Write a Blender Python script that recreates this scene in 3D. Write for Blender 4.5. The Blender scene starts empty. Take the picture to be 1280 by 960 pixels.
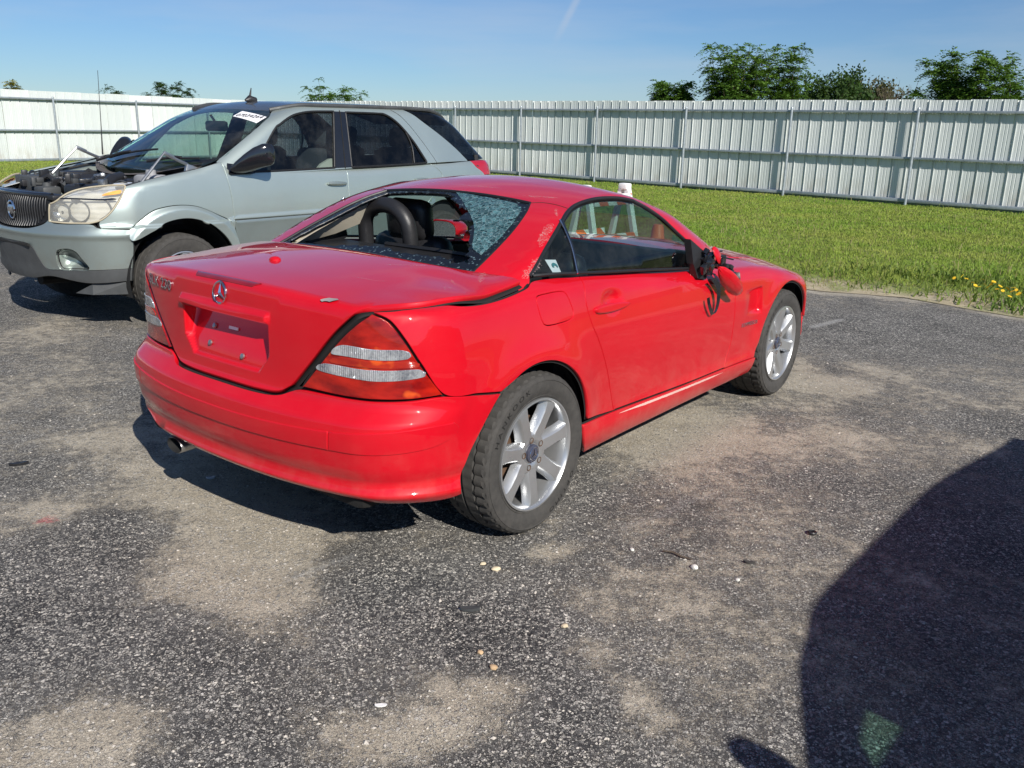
import bpy, bmesh, math, random
import numpy as np
from mathutils import Vector, Matrix
from mathutils.geometry import delaunay_2d_cdt
random.seed(7); RNG=np.random.default_rng(11)
SC=bpy.context.scene; COL=SC.collection
# ---------------- camera ----------------
cd=bpy.data.cameras.new('camera'); cam=bpy.data.objects.new('camera',cd); COL.objects.link(cam); SC.camera=cam
cd.sensor_width=36.0; cd.lens=36*1089.2/1280; cd.clip_start=.05; cd.clip_end=3000
_r=Vector((0.99973,0.0066,0.02223)); _u=Vector((-0.02319,0.2844,0.95843)); _f=Vector((0,0.95868,-0.28448))
cam.matrix_world=Matrix(((_r.x,_u.x,-_f.x,0),(_r.y,_u.y,-_f.y,0),(_r.z,_u.z,-_f.z,1.501),(0,0,0,1)))
# ---------------- daylight ----------------
SUN_H=Vector((.455,-.890,0)).normalized(); SUN_EL=math.radians(35)
w=bpy.data.worlds.new('World'); SC.world=w; w.use_nodes=True
nt=w.node_tree; nt.nodes.clear()
sky=nt.nodes.new('ShaderNodeTexSky'); sky.sky_type='NISHITA'; sky.sun_disc=False
sky.sun_elevation=SUN_EL; sky.sun_rotation=math.atan2(SUN_H.x,SUN_H.y)
sky.altitude=100; sky.air_density=1.0; sky.dust_density=.0; sky.ozone_density=3.0
bg=nt.nodes.new('ShaderNodeBackground'); bg.inputs[1].default_value=.066
wo=nt.nodes.new('ShaderNodeOutputWorld')
# faint streaks of high cloud
tc=nt.nodes.new('ShaderNodeTexCoord'); mp=nt.nodes.new('ShaderNodeMapping'); mp.inputs['Scale'].default_value=(1.2,2.5,9); mp.inputs['Rotation'].default_value=(.2,.25,.4)
cn=nt.nodes.new('ShaderNodeTexNoise'); cn.inputs['Scale'].default_value=1.6; cn.inputs['Detail'].default_value=7; cn.inputs['Roughness'].default_value=.55
cr=nt.nodes.new('ShaderNodeMapRange'); cr.inputs[1].default_value=.46; cr.inputs[2].default_value=.78; cr.inputs[3].default_value=0; cr.inputs[4].default_value=.34
cm=nt.nodes.new('ShaderNodeMixRGB'); cm.inputs[2].default_value=(7.5,7.9,8.6,1)
nt.links.new(tc.outputs['Generated'],mp.inputs[0]); nt.links.new(mp.outputs[0],cn.inputs[0]); nt.links.new(cn.outputs[0],cr.inputs[0])
sx=nt.nodes.new('ShaderNodeSeparateXYZ'); sr=nt.nodes.new('ShaderNodeMapRange'); sr.inputs[1].default_value=0; sr.inputs[2].default_value=.45; st_=nt.nodes.new('ShaderNodeMixRGB'); st_.inputs[1].default_value=(.56,.76,1.06,1); st_.inputs[2].default_value=(.74,.92,1.12,1)
sm_=nt.nodes.new('ShaderNodeMixRGB'); sm_.blend_type='MULTIPLY'; sm_.inputs[0].default_value=1
nt.links.new(tc.outputs['Generated'],sx.inputs[0]); nt.links.new(sx.outputs[2],sr.inputs[0]); nt.links.new(sr.outputs[0],st_.inputs[0]); nt.links.new(sky.outputs[0],sm_.inputs[1]); nt.links.new(st_.outputs[0],sm_.inputs[2])
nt.links.new(cr.outputs[0],cm.inputs[0]); nt.links.new(sm_.outputs[0],cm.inputs[1])
def _dir(u,v): return (_f+_r*((u-640)/1089.2352)-_u*((v-480)/1089.2352)).normalized()
_a,_b=_dir(692,56),_dir(724,-6); _n=_a.cross(_b).normalized(); _t=(_b-_a).normalized(); _m=(_a+_b).normalized()
def _dot(v):
    x=nt.nodes.new('ShaderNodeVectorMath'); x.operation='DOT_PRODUCT'; nt.links.new(tc.outputs['Generated'],x.inputs[0]); x.inputs[1].default_value=v; return x.outputs['Value']
def _mr(s,a,b,c,d):
    x=nt.nodes.new('ShaderNodeMapRange'); x.interpolation_type='SMOOTHSTEP'; nt.links.new(s,x.inputs[0])
    for i,q in enumerate((a,b,c,d)): x.inputs[i+1].default_value=q
    return x.outputs[0]
def _mul(p,q):
    x=nt.nodes.new('ShaderNodeMath'); x.operation='MULTIPLY'; nt.links.new(p,x.inputs[0]); nt.links.new(q,x.inputs[1]); return x.outputs[0]
_ab=nt.nodes.new('ShaderNodeMath'); _ab.operation='ABSOLUTE'; nt.links.new(_dot(_n),_ab.inputs[0])
_L=(_b-_a).length; _k=_mul(_mul(_mr(_ab.outputs[0],.006,.0005,0,1),_mr(_dot(_t),_m.dot(_t)-_L*.62,_m.dot(_t)+_L*.2,0,1)),_mr(_dot(_m),.97,.99,0,.30))
cl=nt.nodes.new('ShaderNodeMixRGB'); cl.inputs[2].default_value=(7.0,7.6,8.6,1); nt.links.new(_mul(_k,_mr(cn.outputs[0],.3,.6,.5,1)),cl.inputs[0]); nt.links.new(cm.outputs[0],cl.inputs[1]); nt.links.new(cl.outputs[0],bg.inputs[0]); nt.links.new(bg.outputs[0],wo.inputs[0])
sd=bpy.data.lights.new('sun','SUN'); sd.energy=5.0; sd.angle=math.radians(.55); sd.color=(1,.955,.88)
so=bpy.data.objects.new('sun',sd); COL.objects.link(so)
so.rotation_euler=(Vector((SUN_H.x*math.cos(SUN_EL),SUN_H.y*math.cos(SUN_EL),math.sin(SUN_EL)))).to_track_quat('Z','Y').to_euler(); so.location=(6,-12,10)
SC.view_settings.view_transform='Standard'; SC.view_settings.look='None'; SC.view_settings.exposure=.30; SC.view_settings.gamma=1
SC.cycles.max_bounces=8; SC.cycles.transparent_max_bounces=16; SC.cycles.caustics_reflective=False; SC.cycles.caustics_refractive=False
SC.cycles.sample_clamp_indirect=6
import numpy as np, math
# ---------- shape helpers (pure numpy) ----------
def spl(kx, ky):
    """smooth (monotone-limited) cubic through knots, vectorised"""
    kx=np.array(kx,float); ky=np.array(ky,float)
    h=np.diff(kx); d=np.diff(ky)/h
    m=np.zeros_like(ky); m[0]=d[0]; m[-1]=d[-1]
    for i in range(1,len(kx)-1):
        if d[i-1]*d[i]>0:
            w1=2*h[i]+h[i-1]; w2=h[i]+2*h[i-1]
            m[i]=(w1+w2)/(w1/d[i-1]+w2/d[i])
    def f(x):
        x=np.clip(np.asarray(x,float),kx[0],kx[-1])
        i=np.clip(np.searchsorted(kx,x,side='right')-1,0,len(h)-1)
        t=(x-kx[i])/h[i]; t2=t*t; t3=t2*t
        return ((2*t3-3*t2+1)*ky[i]+(t3-2*t2+t)*h[i]*m[i]+(-2*t3+3*t2)*ky[i+1]+(t3-t2)*h[i]*m[i+1])
    return f
def rmax(a,b,r):
    """intersection of two half spaces with a round edge of radius r"""
    u=np.maximum(r+a,0); v=np.maximum(r+b,0)
    return np.minimum(-r,np.maximum(a,b))+np.sqrt(u*u+v*v)
def sst(a,b,x):
    t=np.clip((x-a)/(b-a),0,1); return t*t*(3-2*t)
def grad(F,P,e=1.5e-3):
    g=np.stack([F(P+np.array(d)*e)-F(P-np.array(d)*e) for d in ((1,0,0),(0,1,0),(0,0,1))],1)
    return g/np.maximum(np.linalg.norm(g,axis=1,keepdims=True),1e-9)
def march(F,O,D,tmax=3.0,n=90,k=.7):
    """first hit of rays O+tD with F=0 from outside"""
    t=np.zeros(len(O))
    for _ in range(n):
        f=F(O+D*t[:,None]); t=np.minimum(t+np.clip(f*k,-.05,.2),tmax)
    return O+D*t[:,None]
# ---------------- materials ----------------
class N:
    """tiny node helper"""
    def __init__(s,name):
        s.m=bpy.data.materials.new(name); s.m.use_nodes=True; s.t=s.m.node_tree; s.t.nodes.clear()
        s.o=s.t.nodes.new('ShaderNodeOutputMaterial')
    def n(s,k,**p):
        x=s.t.nodes.new('ShaderNode'+k)
        for a,b in p.items(): setattr(x,a,b)
        return x
    def l(s,a,b): s.t.links.new(a,b)
    def co(s,scale=(1,1,1),kind='Object',rot=(0,0,0)):
        t=s.n('TexCoord'); m=s.n('Mapping'); m.inputs['Scale'].default_value=scale; m.inputs['Rotation'].default_value=rot; s.l(t.outputs[kind],m.inputs[0]); return m.outputs[0]
    def noise(s,vec,scale,detail=4,rough=.55):
        x=s.n('TexNoise'); x.inputs['Scale'].default_value=scale; x.inputs['Detail'].default_value=detail; x.inputs['Roughness'].default_value=rough
        if vec is not None: s.l(vec,x.inputs[0])
        return x.outputs[0]
    def vor(s,vec,scale,feature='F1',out=0):
        x=s.n('TexVoronoi',feature=feature); x.inputs['Scale'].default_value=scale; s.l(vec,x.inputs['Vector']); return x.outputs[out]
    def ramp(s,f,a,b,lo=0,hi=1):
        x=s.n('MapRange'); x.clamp=True; x.inputs[1].default_value=a; x.inputs[2].default_value=b; x.inputs[3].default_value=lo; x.inputs[4].default_value=hi; s.l(f,x.inputs[0]); return x.outputs[0]
    def mix(s,f,a,b,mode='MIX'):
        x=s.n('MixRGB',blend_type=mode)
        for i,v in ((0,f),(1,a),(2,b)):
            if isinstance(v,(int,float)): x.inputs[i].default_value=v if i==0 else (v,v,v,1)
            elif isinstance(v,tuple): x.inputs[i].default_value=(*v[:3],1)
            else: s.l(v,x.inputs[i])
        return x.outputs[0]
    def math(s,op,a,b=0.):
        x=s.n('Math',operation=op)
        for i,v in ((0,a),(1,b)):
            if isinstance(v,(int,float)): x.inputs[i].default_value=v
            else: s.l(v,x.inputs[i])
        return x.outputs[0]
    def bsdf(s,**k):
        b=s.n('BsdfPrincipled')
        for a,v in k.items():
            i=b.inputs[a.replace('_',' ')]
            if hasattr(v,'is_linked'): s.l(v,i)
            elif isinstance(v,tuple): i.default_value=(*v[:3],1)
            else: i.default_value=v
        s.l(b.outputs[0],s.o.inputs[0]); return b
    def bump(s,h,dist=.002,strength=1.,b=None):
        x=s.n('Bump'); x.inputs['Distance'].default_value=dist; x.inputs['Strength'].default_value=strength; s.l(h,x.inputs['Height'])
        if b is not None: s.l(x.outputs[0],b.inputs['Normal'])
        return x.outputs[0]
def simple(name,col,rough=.5,metal=0.,coat=0.,var=.12,vs=6.,bump=0.,bs=60.,spec=.5):
    m=N(name); c=m.co(); f=m.noise(c,vs,5)
    a=tuple(x*(1-var) for x in col); b=tuple(min(1,x*(1+var)) for x in col)
    B=m.bsdf(Base_Color=m.mix(m.ramp(f,.3,.7),a,b),Roughness=m.ramp(m.noise(c,vs*3.1,4),.25,.75,max(.02,rough*.8),min(1,rough*1.2)),Metallic=metal,Coat_Weight=coat,Coat_Roughness=.04,Specular_IOR_Level=spec)
    if bump: m.bump(m.noise(c,bs,3),bump,1,B)
    return m.m
def glass(name,tint,refl=.9,rough=.0,dirt=.10,base=.05):
    m=N(name); t=m.n('BsdfTransparent'); t.inputs[0].default_value=(*tint,1)
    g=m.n('BsdfGlossy'); g.inputs['Roughness'].default_value=rough; g.inputs[0].default_value=(refl,refl,refl,1)
    lw=m.n('LayerWeight'); lw.inputs[0].default_value=.5; fr=m.math('ADD',.045,m.math('MULTIPLY',m.math('POWER',lw.outputs['Facing'],4.5),.90))
    s1=m.n('MixShader'); m.l(fr,s1.inputs[0]); m.l(t.outputs[0],s1.inputs[1]); m.l(g.outputs[0],s1.inputs[2])
    d=m.n('BsdfDiffuse'); d.inputs[0].default_value=(.5,.5,.48,1)
    s2=m.n('MixShader'); f=m.ramp(m.noise(m.co(),5,6,.65),.45,.85,base*dirt,dirt); m.l(f,s2.inputs[0]); m.l(s1.outputs[0],s2.inputs[1]); m.l(d.outputs[0],s2.inputs[2])
    m.l(s2.outputs[0],m.o.inputs[0]); return m.m
def paint(name,col,col2,metal,rough,dust=(.32,.27,.21),dustamt=.25,lowz=.5,coat=1.,spec=.5):
    m=N(name); c=m.co(); f=m.noise(c,2.2,5)
    base=m.mix(m.ramp(f,.3,.7),col,col2)
    g=m.n('SeparateXYZ'); m.l(c,g.inputs[0])
    low=m.ramp(g.outputs[2],lowz,.12,0,1)                     # road film near the ground
    dn=m.ramp(m.noise(c,9,9,.7),.42,.80)
    streak=m.ramp(m.noise(m.co((30,30,1.5)),1.0,5,.6),.45,.8)
    spk=m.ramp(m.noise(c,120,3,.7),.60,.74,0,.5)
    d=m.math('ADD',m.math('MULTIPLY',dn,.10),m.math('MULTIPLY',low,m.math('ADD',m.math('MULTIPLY',dn,2.2),m.math('MULTIPLY',streak,.6))))
    d=m.math('MULTIPLY',m.math('ADD',d,m.math('MULTIPLY',spk,m.math('ADD',low,.05))),dustamt)
    cl=m.n('Clamp'); m.l(d,cl.inputs[0]); d=cl.outputs[0]
    bk=m.n('NewGeometry')
    B=m.bsdf(Base_Color=m.mix(bk.outputs['Backfacing'],m.mix(d,base,dust),(.025,.025,.026)),Metallic=metal,Roughness=rough,Specular_IOR_Level=spec,Coat_Weight=m.math('SUBTRACT',coat,m.math('MULTIPLY',d,.9)),Coat_Roughness=m.ramp(d,0,.5,.012,.35),Coat_IOR=1.5)
    m.bump(m.noise(c,4,1,.4),.0006,.35,B)
    return m.m
M={}
M['red']=paint('red_paint',(.50,.0035,.011),(.56,.004,.014),.0,.42,spec=.10,dustamt=.15,lowz=.52)
M['silver']=paint('sage_silver_paint',(.50,.575,.54),(.54,.615,.575),.75,.43,dustamt=.35,lowz=.55,coat=.9)
M['clad']=paint('sage_cladding_paint',(.36,.42,.40),(.40,.46,.435),.78,.43,dustamt=.5,lowz=.7,coat=.7)
M['vanpaint']=paint('dark_paint',(.06,.065,.07),(.08,.085,.09),.3,.4)
M['black']=simple('black_plastic',(.018,.018,.02),.42,bump=.0004,bs=400)
M['blacktrim']=simple('black_rubber_trim',(.012,.012,.013),.5)
M['blackgloss']=simple('black_gloss_plastic',(.012,.013,.016),.12,coat=.8)
M['dark']=simple('dark_void',(.008,.008,.008),.9)
M['valance']=simple('dark_grey_plastic',(.055,.058,.060),.55,var=.25,bump=.0004,bs=500)
M['leather']=simple('black_leather',(.016,.016,.018),.45,bump=.0006,bs=160)
M['fabric']=simple('grey_seat_fabric',(.05,.05,.053),.9,bump=.0006,bs=300)
M['beige']=simple('beige_trim',(.55,.50,.40),.85,bump=.0004,bs=250)
M['greytrim']=simple('grey_trim',(.28,.28,.29),.7)
M['chrome']=simple('chrome',(.75,.76,.78),.12,metal=1.,var=.05)
M['steel']=simple('bare_metal',(.42,.42,.42),.38,metal=.9,var=.2)
M['galv']=simple('galvanised_steel',(.36,.40,.43),.48,metal=.55,var=.18,vs=14)
M['alloy']=simple('silver_alloy_paint',(.52,.53,.54),.33,metal=.75,coat=.4,var=.08)
M['brake']=simple('rusty_iron',(.14,.085,.055),.7,metal=.4,var=.4,vs=20)
def tyre_mat():
    m=N('worn_tyre_rubber'); c=m.co(); f=m.noise(c,30,7,.7); dust=m.ramp(f,.35,.75,.12,.5)
    B=m.bsdf(Base_Color=m.mix(dust,(.028,.027,.026),(.108,.10,.09)),Roughness=.85)
    m.bump(m.noise(c,220,3),.0008,1,B); return m.m
M['tyre']=tyre_mat()
M['sidewall']=simple('tyre_lettering',(.010,.010,.010),.5)
M['glass_red']=glass('tinted_side_glass',(.52,.64,.63),dirt=.05)
M['glass_ws']=glass('windscreen_glass',(.46,.66,.55),dirt=.08)
M['glass_dark']=glass('privacy_glass',(.13,.155,.18),dirt=.03)
M['glass_suv']=glass('side_glass',(.55,.64,.65),dirt=.06)
def shatter():
    m=N('shattered_glass'); c=m.co()
    e=m.n('TexVoronoi',feature='DISTANCE_TO_EDGE'); e.inputs['Scale'].default_value=75; m.l(c,e.inputs['Vector'])
    cell=m.n('TexVoronoi'); cell.inputs['Scale'].default_value=75; m.l(c,cell.inputs['Vector'])
    crack=m.ramp(e.outputs[0],.02,.10,1,0)
    h=m.math('MULTIPLY',m.noise(c,160,2),1.)
    b=m.n('BsdfPrincipled'); b.inputs['Roughness'].default_value=.08
    r=m.n('SeparateColor'); m.l(cell.outputs[1],r.inputs[0])
    col=m.mix(r.outputs[0],(.015,.06,.075),(.10,.24,.26)); col=m.mix(m.math('MULTIPLY',crack,.45),col,(.45,.60,.62)); m.l(col,b.inputs['Base Color'])
    bp=m.n('Bump'); bp.inputs['Distance'].default_value=.006; m.l(r.outputs[1],bp.inputs['Height']); m.l(bp.outputs[0],b.inputs['Normal'])
    t=m.n('BsdfTransparent'); t.inputs[0].default_value=(.55,.78,.78,1)
    s=m.n('MixShader'); m.l(m.ramp(r.outputs[2],0,1,.35,.9),s.inputs[0]); m.l(t.outputs[0],s.inputs[1]); m.l(b.outputs[0],s.inputs[2]); m.l(s.outputs[0],m.o.inputs[0]); return m.m
M['shatter']=shatter()
def crumbs():
    m=N('crumbled_black_glass'); c=m.co()
    cell=m.n('TexVoronoi'); cell.inputs['Scale'].default_value=130; m.l(c,cell.inputs['Vector'])
    r=m.n('SeparateColor'); m.l(cell.outputs[1],r.inputs[0])
    B=m.bsdf(Base_Color=m.mix(m.ramp(r.outputs[0],.86,1),(.006,.008,.012),(.10,.15,.17)),Roughness=.35,Coat_Weight=.15)
    m.bump(r.outputs[1],.006,1,B); return m.m
M['crumbs']=crumbs()
def lens(name,a,b,scale=(120,120,18),rough=.08,dep=.0012):
    m=N(name); f=m.noise(m.co((9,9,22)),1,4); wv=m.n('TexWave'); wv.inputs['Scale'].default_value=1; wv.bands_direction='Z'; m.l(m.co(scale),wv.inputs[0])
    bc=m.mix(m.ramp(f,.32,.66),a,b)
    if name in ('red_lamp_lens','bright_red_lens'): bc=m.mix(m.ramp(m.noise(m.co((13,13,17)),1,2),.60,.70,0,.75),bc,(.70,.10,.012))
    B=m.bsdf(Base_Color=bc,Roughness=rough,Coat_Weight=1.,Coat_Roughness=.02,Specular_IOR_Level=.25)
    m.bump(wv.outputs[0],dep,.6,B); return m.m
M['lens_red']=lens('red_lamp_lens',(.16,.002,.002),(.46,.014,.006),(0,0,150),dep=.00022)
M['lens_red2']=lens('bright_red_lens',(.30,.010,.006),(.50,.035,.010),(0,0,150),dep=.0006)
def clearlens():
    m=N('clear_lamp_lens'); c=m.co(); g=m.n('SeparateXYZ'); m.l(c,g.inputs[0])
    s=m.math('SUBTRACT',m.math('MULTIPLY',g.outputs[0],.55),m.math('MULTIPLY',g.outputs[1],.83))     # run of the lamp round the corner
    rib=m.math('SINE',m.math('MULTIPLY',s,900.)); big=m.ramp(m.noise(m.co((16,16,6)),1,3),.36,.62)
    v=m.n('TexVoronoi'); v.inputs['Scale'].default_value=150; m.l(c,v.inputs['Vector']); q=m.n('SeparateColor'); m.l(v.outputs[1],q.inputs[0])
    f=m.math('ADD',m.math('MULTIPLY',big,.65),m.math('MULTIPLY',q.outputs[0],.35))  # reflections and sparkle painted as light and dark patches in the colour
    B=m.bsdf(Base_Color=m.mix(f,(.24,.26,.30),(.92,.94,.95)),Roughness=.09,Metallic=.6,Coat_Weight=1.,Coat_Roughness=.01)
    m.bump(m.math('ADD',m.math('MULTIPLY',rib,.5),m.math('MULTIPLY',q.outputs[1],.5)),.0012,1,B); return m.m
M['lens_clear']=clearlens()
M['lens_amber']=lens('amber_lens',(.75,.30,.05),(.85,.42,.12))
M['reflector']=lens('lamp_reflector',(.70,.68,.60),(.95,.94,.90),(14,22,9),.10,.003)
M['lampshell']=simple('yellowed_lamp_lens',(.62,.60,.53),.15,coat=.8,var=.15,vs=9)
M['white']=simple('white_plastic',(.80,.80,.78),.45,var=.06)
M['orange']=simple('orange_sheet',(.75,.16,.03),.5,var=.1)
M['paper']=simple('white_paper',(.82,.82,.83),.7,var=.03)
M['ink']=simple('black_ink',(.03,.03,.04),.6)
M['scuff']=None
def scuff():
    m=N('scraped_paint'); c=m.co((1,1,1)); f=m.noise(c,170,6,.75)
    b=m.n('BsdfPrincipled'); m.l(m.mix(m.ramp(m.noise(c,60,4),.35,.65),(.55,.20,.20),(.72,.62,.60)),b.inputs['Base Color']); b.inputs['Roughness'].default_value=.6
    t=m.n('BsdfTransparent'); s=m.n('MixShader'); m.l(m.ramp(f,.47,.66,0,.55),s.inputs[0]); m.l(t.outputs[0],s.inputs[1]); m.l(b.outputs[0],s.inputs[2]); m.l(s.outputs[0],m.o.inputs[0]); return m.m
M['scuff']=scuff()
# ---------------- object helpers ----------------
def link(name,me,parent=None):
    o=bpy.data.objects.new(name,me); COL.objects.link(o)
    if parent is not None: o.parent=parent
    return o
def thing(name,label,cat,loc=(0,0,0),rz=0,group=None):
    o=bpy.data.objects.new(name,None); COL.objects.link(o); o.location=loc; o.rotation_euler=(0,0,rz); o.empty_display_size=.1
    o['label']=label; o['category']=cat
    if group: o['group']=group
    return o
def tag(o,label,cat,group=None,kind=None):
    if label: o['label']=label
    if cat: o['category']=cat
    if group: o['group']=group
    if kind: o['kind']=kind
    return o
def mesh(name,V,Fc,mats,parent=None,smooth=True,mi=None,normals=None,auto=None):
    me=bpy.data.meshes.new(name); me.from_pydata([tuple(map(float,v)) for v in V],[],[tuple(map(int,f)) for f in Fc])
    for m in (mats if isinstance(mats,(list,tuple)) else [mats]): me.materials.append(m)
    if mi is not None: me.polygons.foreach_set('material_index',np.array(mi,dtype=np.int32))
    me.polygons.foreach_set('use_smooth',np.full(len(me.polygons),bool(smooth)))
    if normals is not None: me.normals_split_custom_set_from_vertices([tuple(map(float,n)) for n in normals])
    elif auto: 
        try: me.set_sharp_from_angle(angle=math.radians(auto))
        except Exception: pass
    me.update()
    return link(name,me,parent)
class MB:
    def __init__(s): s.v=[]; s.f=[]; s.m=[]
    def add(s,V,Fc,m=0):
        k=len(s.v); s.v+= [tuple(v) for v in V]; s.f+=[tuple(i+k for i in f) for f in Fc]; s.m+=[m]*len(Fc); return s
    def box(s,c,d,m=0,rot=None,bev=0.):
        bm=bmesh.new(); bmesh.ops.create_cube(bm,size=1.); bmesh.ops.scale(bm,vec=d,verts=bm.verts)
        if bev: bmesh.ops.bevel(bm,geom=list(bm.edges),offset=bev,segments=2,affect='EDGES',profile=.5)
        if rot is not None: bmesh.ops.rotate(bm,cent=(0,0,0),matrix=rot,verts=bm.verts)
        bmesh.ops.translate(bm,vec=c,verts=bm.verts); bm.verts.index_update()
        s.add([v.co[:] for v in bm.verts],[[v.index for v in f.verts] for f in bm.faces],m); bm.free(); return s
    def tube(s,P,r,n=8,m=0,cap=True):
        P=[Vector(p) for p in P]; R=r if hasattr(r,'__len__') else [r]*len(P); k=len(s.v); up=Vector((0,0,1)); prev=None
        for i,p in enumerate(P):
            t=(P[min(i+1,len(P)-1)]-P[max(i-1,0)]).normalized()
            if prev is None:
                a=t.cross(up) if abs(t.dot(up))<.95 else t.cross(Vector((1,0,0))); a.normalize()
            else: a=(prev-t*prev.dot(t)).normalized()
            prev=a; b=t.cross(a)
            for j in range(n):
                q=p+(a*math.cos(2*math.pi*j/n)+b*math.sin(2*math.pi*j/n))*R[i]; s.v.append(q[:])
        for i in range(len(P)-1):
            for j in range(n):
                s.f.append((k+i*n+j,k+i*n+(j+1)%n,k+(i+1)*n+(j+1)%n,k+(i+1)*n+j)); s.m.append(m)
        if cap:
            s.f.append(tuple(k+j for j in range(n))[::-1]); s.m.append(m); e=k+(len(P)-1)*n; s.f.append(tuple(e+j for j in range(n))); s.m.append(m)
        return s
    def lathe(s,prof,n=48,axis='y',c=(0,0,0),m=0,close=False):
        """prof: (along axis, radius)"""
        k=len(s.v); q=len(prof)
        for a,r in prof:
            for j in range(n):
                t=2*math.pi*j/n; u,v=r*math.cos(t),r*math.sin(t)
                p={'y':(u,a,v),'z':(u,v,a),'x':(a,u,v)}[axis]; s.v.append((p[0]+c[0],p[1]+c[1],p[2]+c[2]))
        for i in range(q-1):
            for j in range(n): s.f.append((k+i*n+j,k+i*n+(j+1)%n,k+(i+1)*n+(j+1)%n,k+(i+1)*n+j)); s.m.append(m)
        return s
    def build(s,name,mats,parent=None,smooth=True,auto=40):
        o=mesh(name,s.v,s.f,mats,parent,smooth,s.m,auto=auto if smooth else None)
        bm=bmesh.new(); bm.from_mesh(o.data); bmesh.ops.recalc_face_normals(bm,faces=bm.faces); bm.to_mesh(o.data); bm.free(); return o
# ---------------- curves and trimmed panels on a shape ----------------
def cat(P,ds=.012):
    """Catmull-Rom through points, densified"""
    P=[np.array(p,float) for p in P]
    if len(P)==2:
        n=max(2,int(np.linalg.norm(P[1]-P[0])/ds)); return [P[0]+(P[1]-P[0])*i/n for i in range(n)]
    Q=[2*P[0]-P[1]]+P+[2*P[-1]-P[-2]]; out=[]
    for i in range(1,len(Q)-2):
        a,b,c,d=Q[i-1],Q[i],Q[i+1],Q[i+2]; n=max(2,int(np.linalg.norm(c-b)/ds))
        for k in range(n):
            t=k/n; out.append(.5*((2*b)+(c-a)*t+(2*a-5*b+4*c-d)*t*t+(3*b-a-3*c+d)*t**3))
    return out
def path(*segs,ds=.012):
    out=[]
    for s in segs: out+=cat(s,ds)
    return np.array(out)
def closed(P,ds=.012):
    P=list(P); n=len(P); Q=[P[-2],P[-1]]+P+[P[0],P[1]]
    Q=[np.array(p,float) for p in Q]; out=[]
    for i in range(2,n+2):
        a,b,c,d=Q[i-1],Q[i],Q[i+1],Q[i+2]; k=max(2,int(np.linalg.norm(c-b)/ds))
        for j in range(k):
            t=j/k; out.append(.5*((2*b)+(c-a)*t+(2*a-5*b+4*c-d)*t*t+(3*b-a-3*c+d)*t**3))
    return np.array(out)
class XFan:
    def __init__(s,z0,Rs=.85,R=2.): s.z0,s.Rs,s.R=z0,Rs,R
    def uv(s,P): return np.stack([P[:,0],s.Rs*np.arctan2(P[:,2]-s.z0,-P[:,1])],1)
    def ray(s,q):
        a=q[:,1]/s.Rs; d=np.stack([0*a,-np.cos(a),np.sin(a)],1); return np.stack([q[:,0],0*a,0*a+s.z0],1)+d*s.R,-d
class YFan:
    def __init__(s,x0,z0,Rs=.6,R=2.,sg=1): s.x0,s.z0,s.Rs,s.R,s.sg=x0,z0,Rs,R,sg
    def uv(s,P): return np.stack([P[:,1],s.Rs*np.arctan2(P[:,2]-s.z0,s.sg*(s.x0-P[:,0]))],1)
    def ray(s,q):
        a=q[:,1]/s.Rs; d=np.stack([-s.sg*np.cos(a),0*a,np.sin(a)],1); return np.stack([0*a+s.x0,q[:,0],0*a+s.z0],1)+d*s.R,-d
class ZFan:
    def __init__(s,x0,Rs=.9,R=2.,sg=1): s.x0,s.Rs,s.R,s.sg=x0,Rs,R,sg
    def uv(s,P): return np.stack([s.Rs*np.arctan2(P[:,1],s.sg*(s.x0-P[:,0])),P[:,2]],1)
    def ray(s,q):
        a=q[:,0]/s.Rs; d=np.stack([-s.sg*np.cos(a),np.sin(a),0*a],1); return np.stack([0*a+s.x0,0*a,q[:,1]],1)+d*s.R,-d
def inpoly(P,poly):
    x,y=P[:,0][:,None],P[:,1][:,None]; a=poly; b=np.roll(poly,-1,0)
    c=((a[:,1]>y)!=(b[:,1]>y))&(x<(b[:,0]-a[:,0])*(y-a[:,1])/(b[:,1]-a[:,1]+1e-12)+a[:,0]); return c.sum(1)%2==1
def pdist(P,poly):
    a=poly; e=np.roll(poly,-1,0)-a; L=(e*e).sum(1)+1e-12; out=np.full(len(P),9.)
    for i0 in range(0,len(P),4000):
        w=P[i0:i0+4000,None]-a[None]; t=np.clip((w*e[None]).sum(2)/L,0,1); out[i0:i0+4000]=np.sqrt((((w-e[None]*t[...,None]))**2).sum(2)).min(1)
    return out
def offset(poly,d):
    a=np.roll(poly,1,0); b=np.roll(poly,-1,0); t=b-a; t/=np.linalg.norm(t,axis=1,keepdims=True)+1e-12
    return poly+np.stack([-t[:,1],t[:,0]],1)*d          # inward for a ccw loop
def area(p): q=np.roll(p,-1,0); return .5*np.sum(p[:,0]*q[:,1]-q[:,0]*p[:,1])
def mirror_obj(o,name=None):
    me=o.data.copy(); n=len(me.vertices); co=np.empty(n*3); me.vertices.foreach_get('co',co); co=co.reshape(-1,3)
    co[:,1]*=-1; nn=None
    if 'vn' in PANEL_N and o.name in PANEL_N['vn']: nn=PANEL_N['vn'][o.name].copy(); nn[:,1]*=-1
    F=[tuple(p.vertices)[::-1] for p in o.data.polygons]; mi=[p.material_index for p in o.data.polygons]
    sm=o.data.polygons[0].use_smooth
    q=mesh(name or o.name.split('.')[0],co,F,list(o.data.materials),o.parent,sm,mi,nn)
    q.matrix_parent_inverse=o.matrix_parent_inverse
    for k in ('label',):
        if k in o: q[k]=o[k]
    return q
PANEL_N={'vn':{}}
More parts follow.
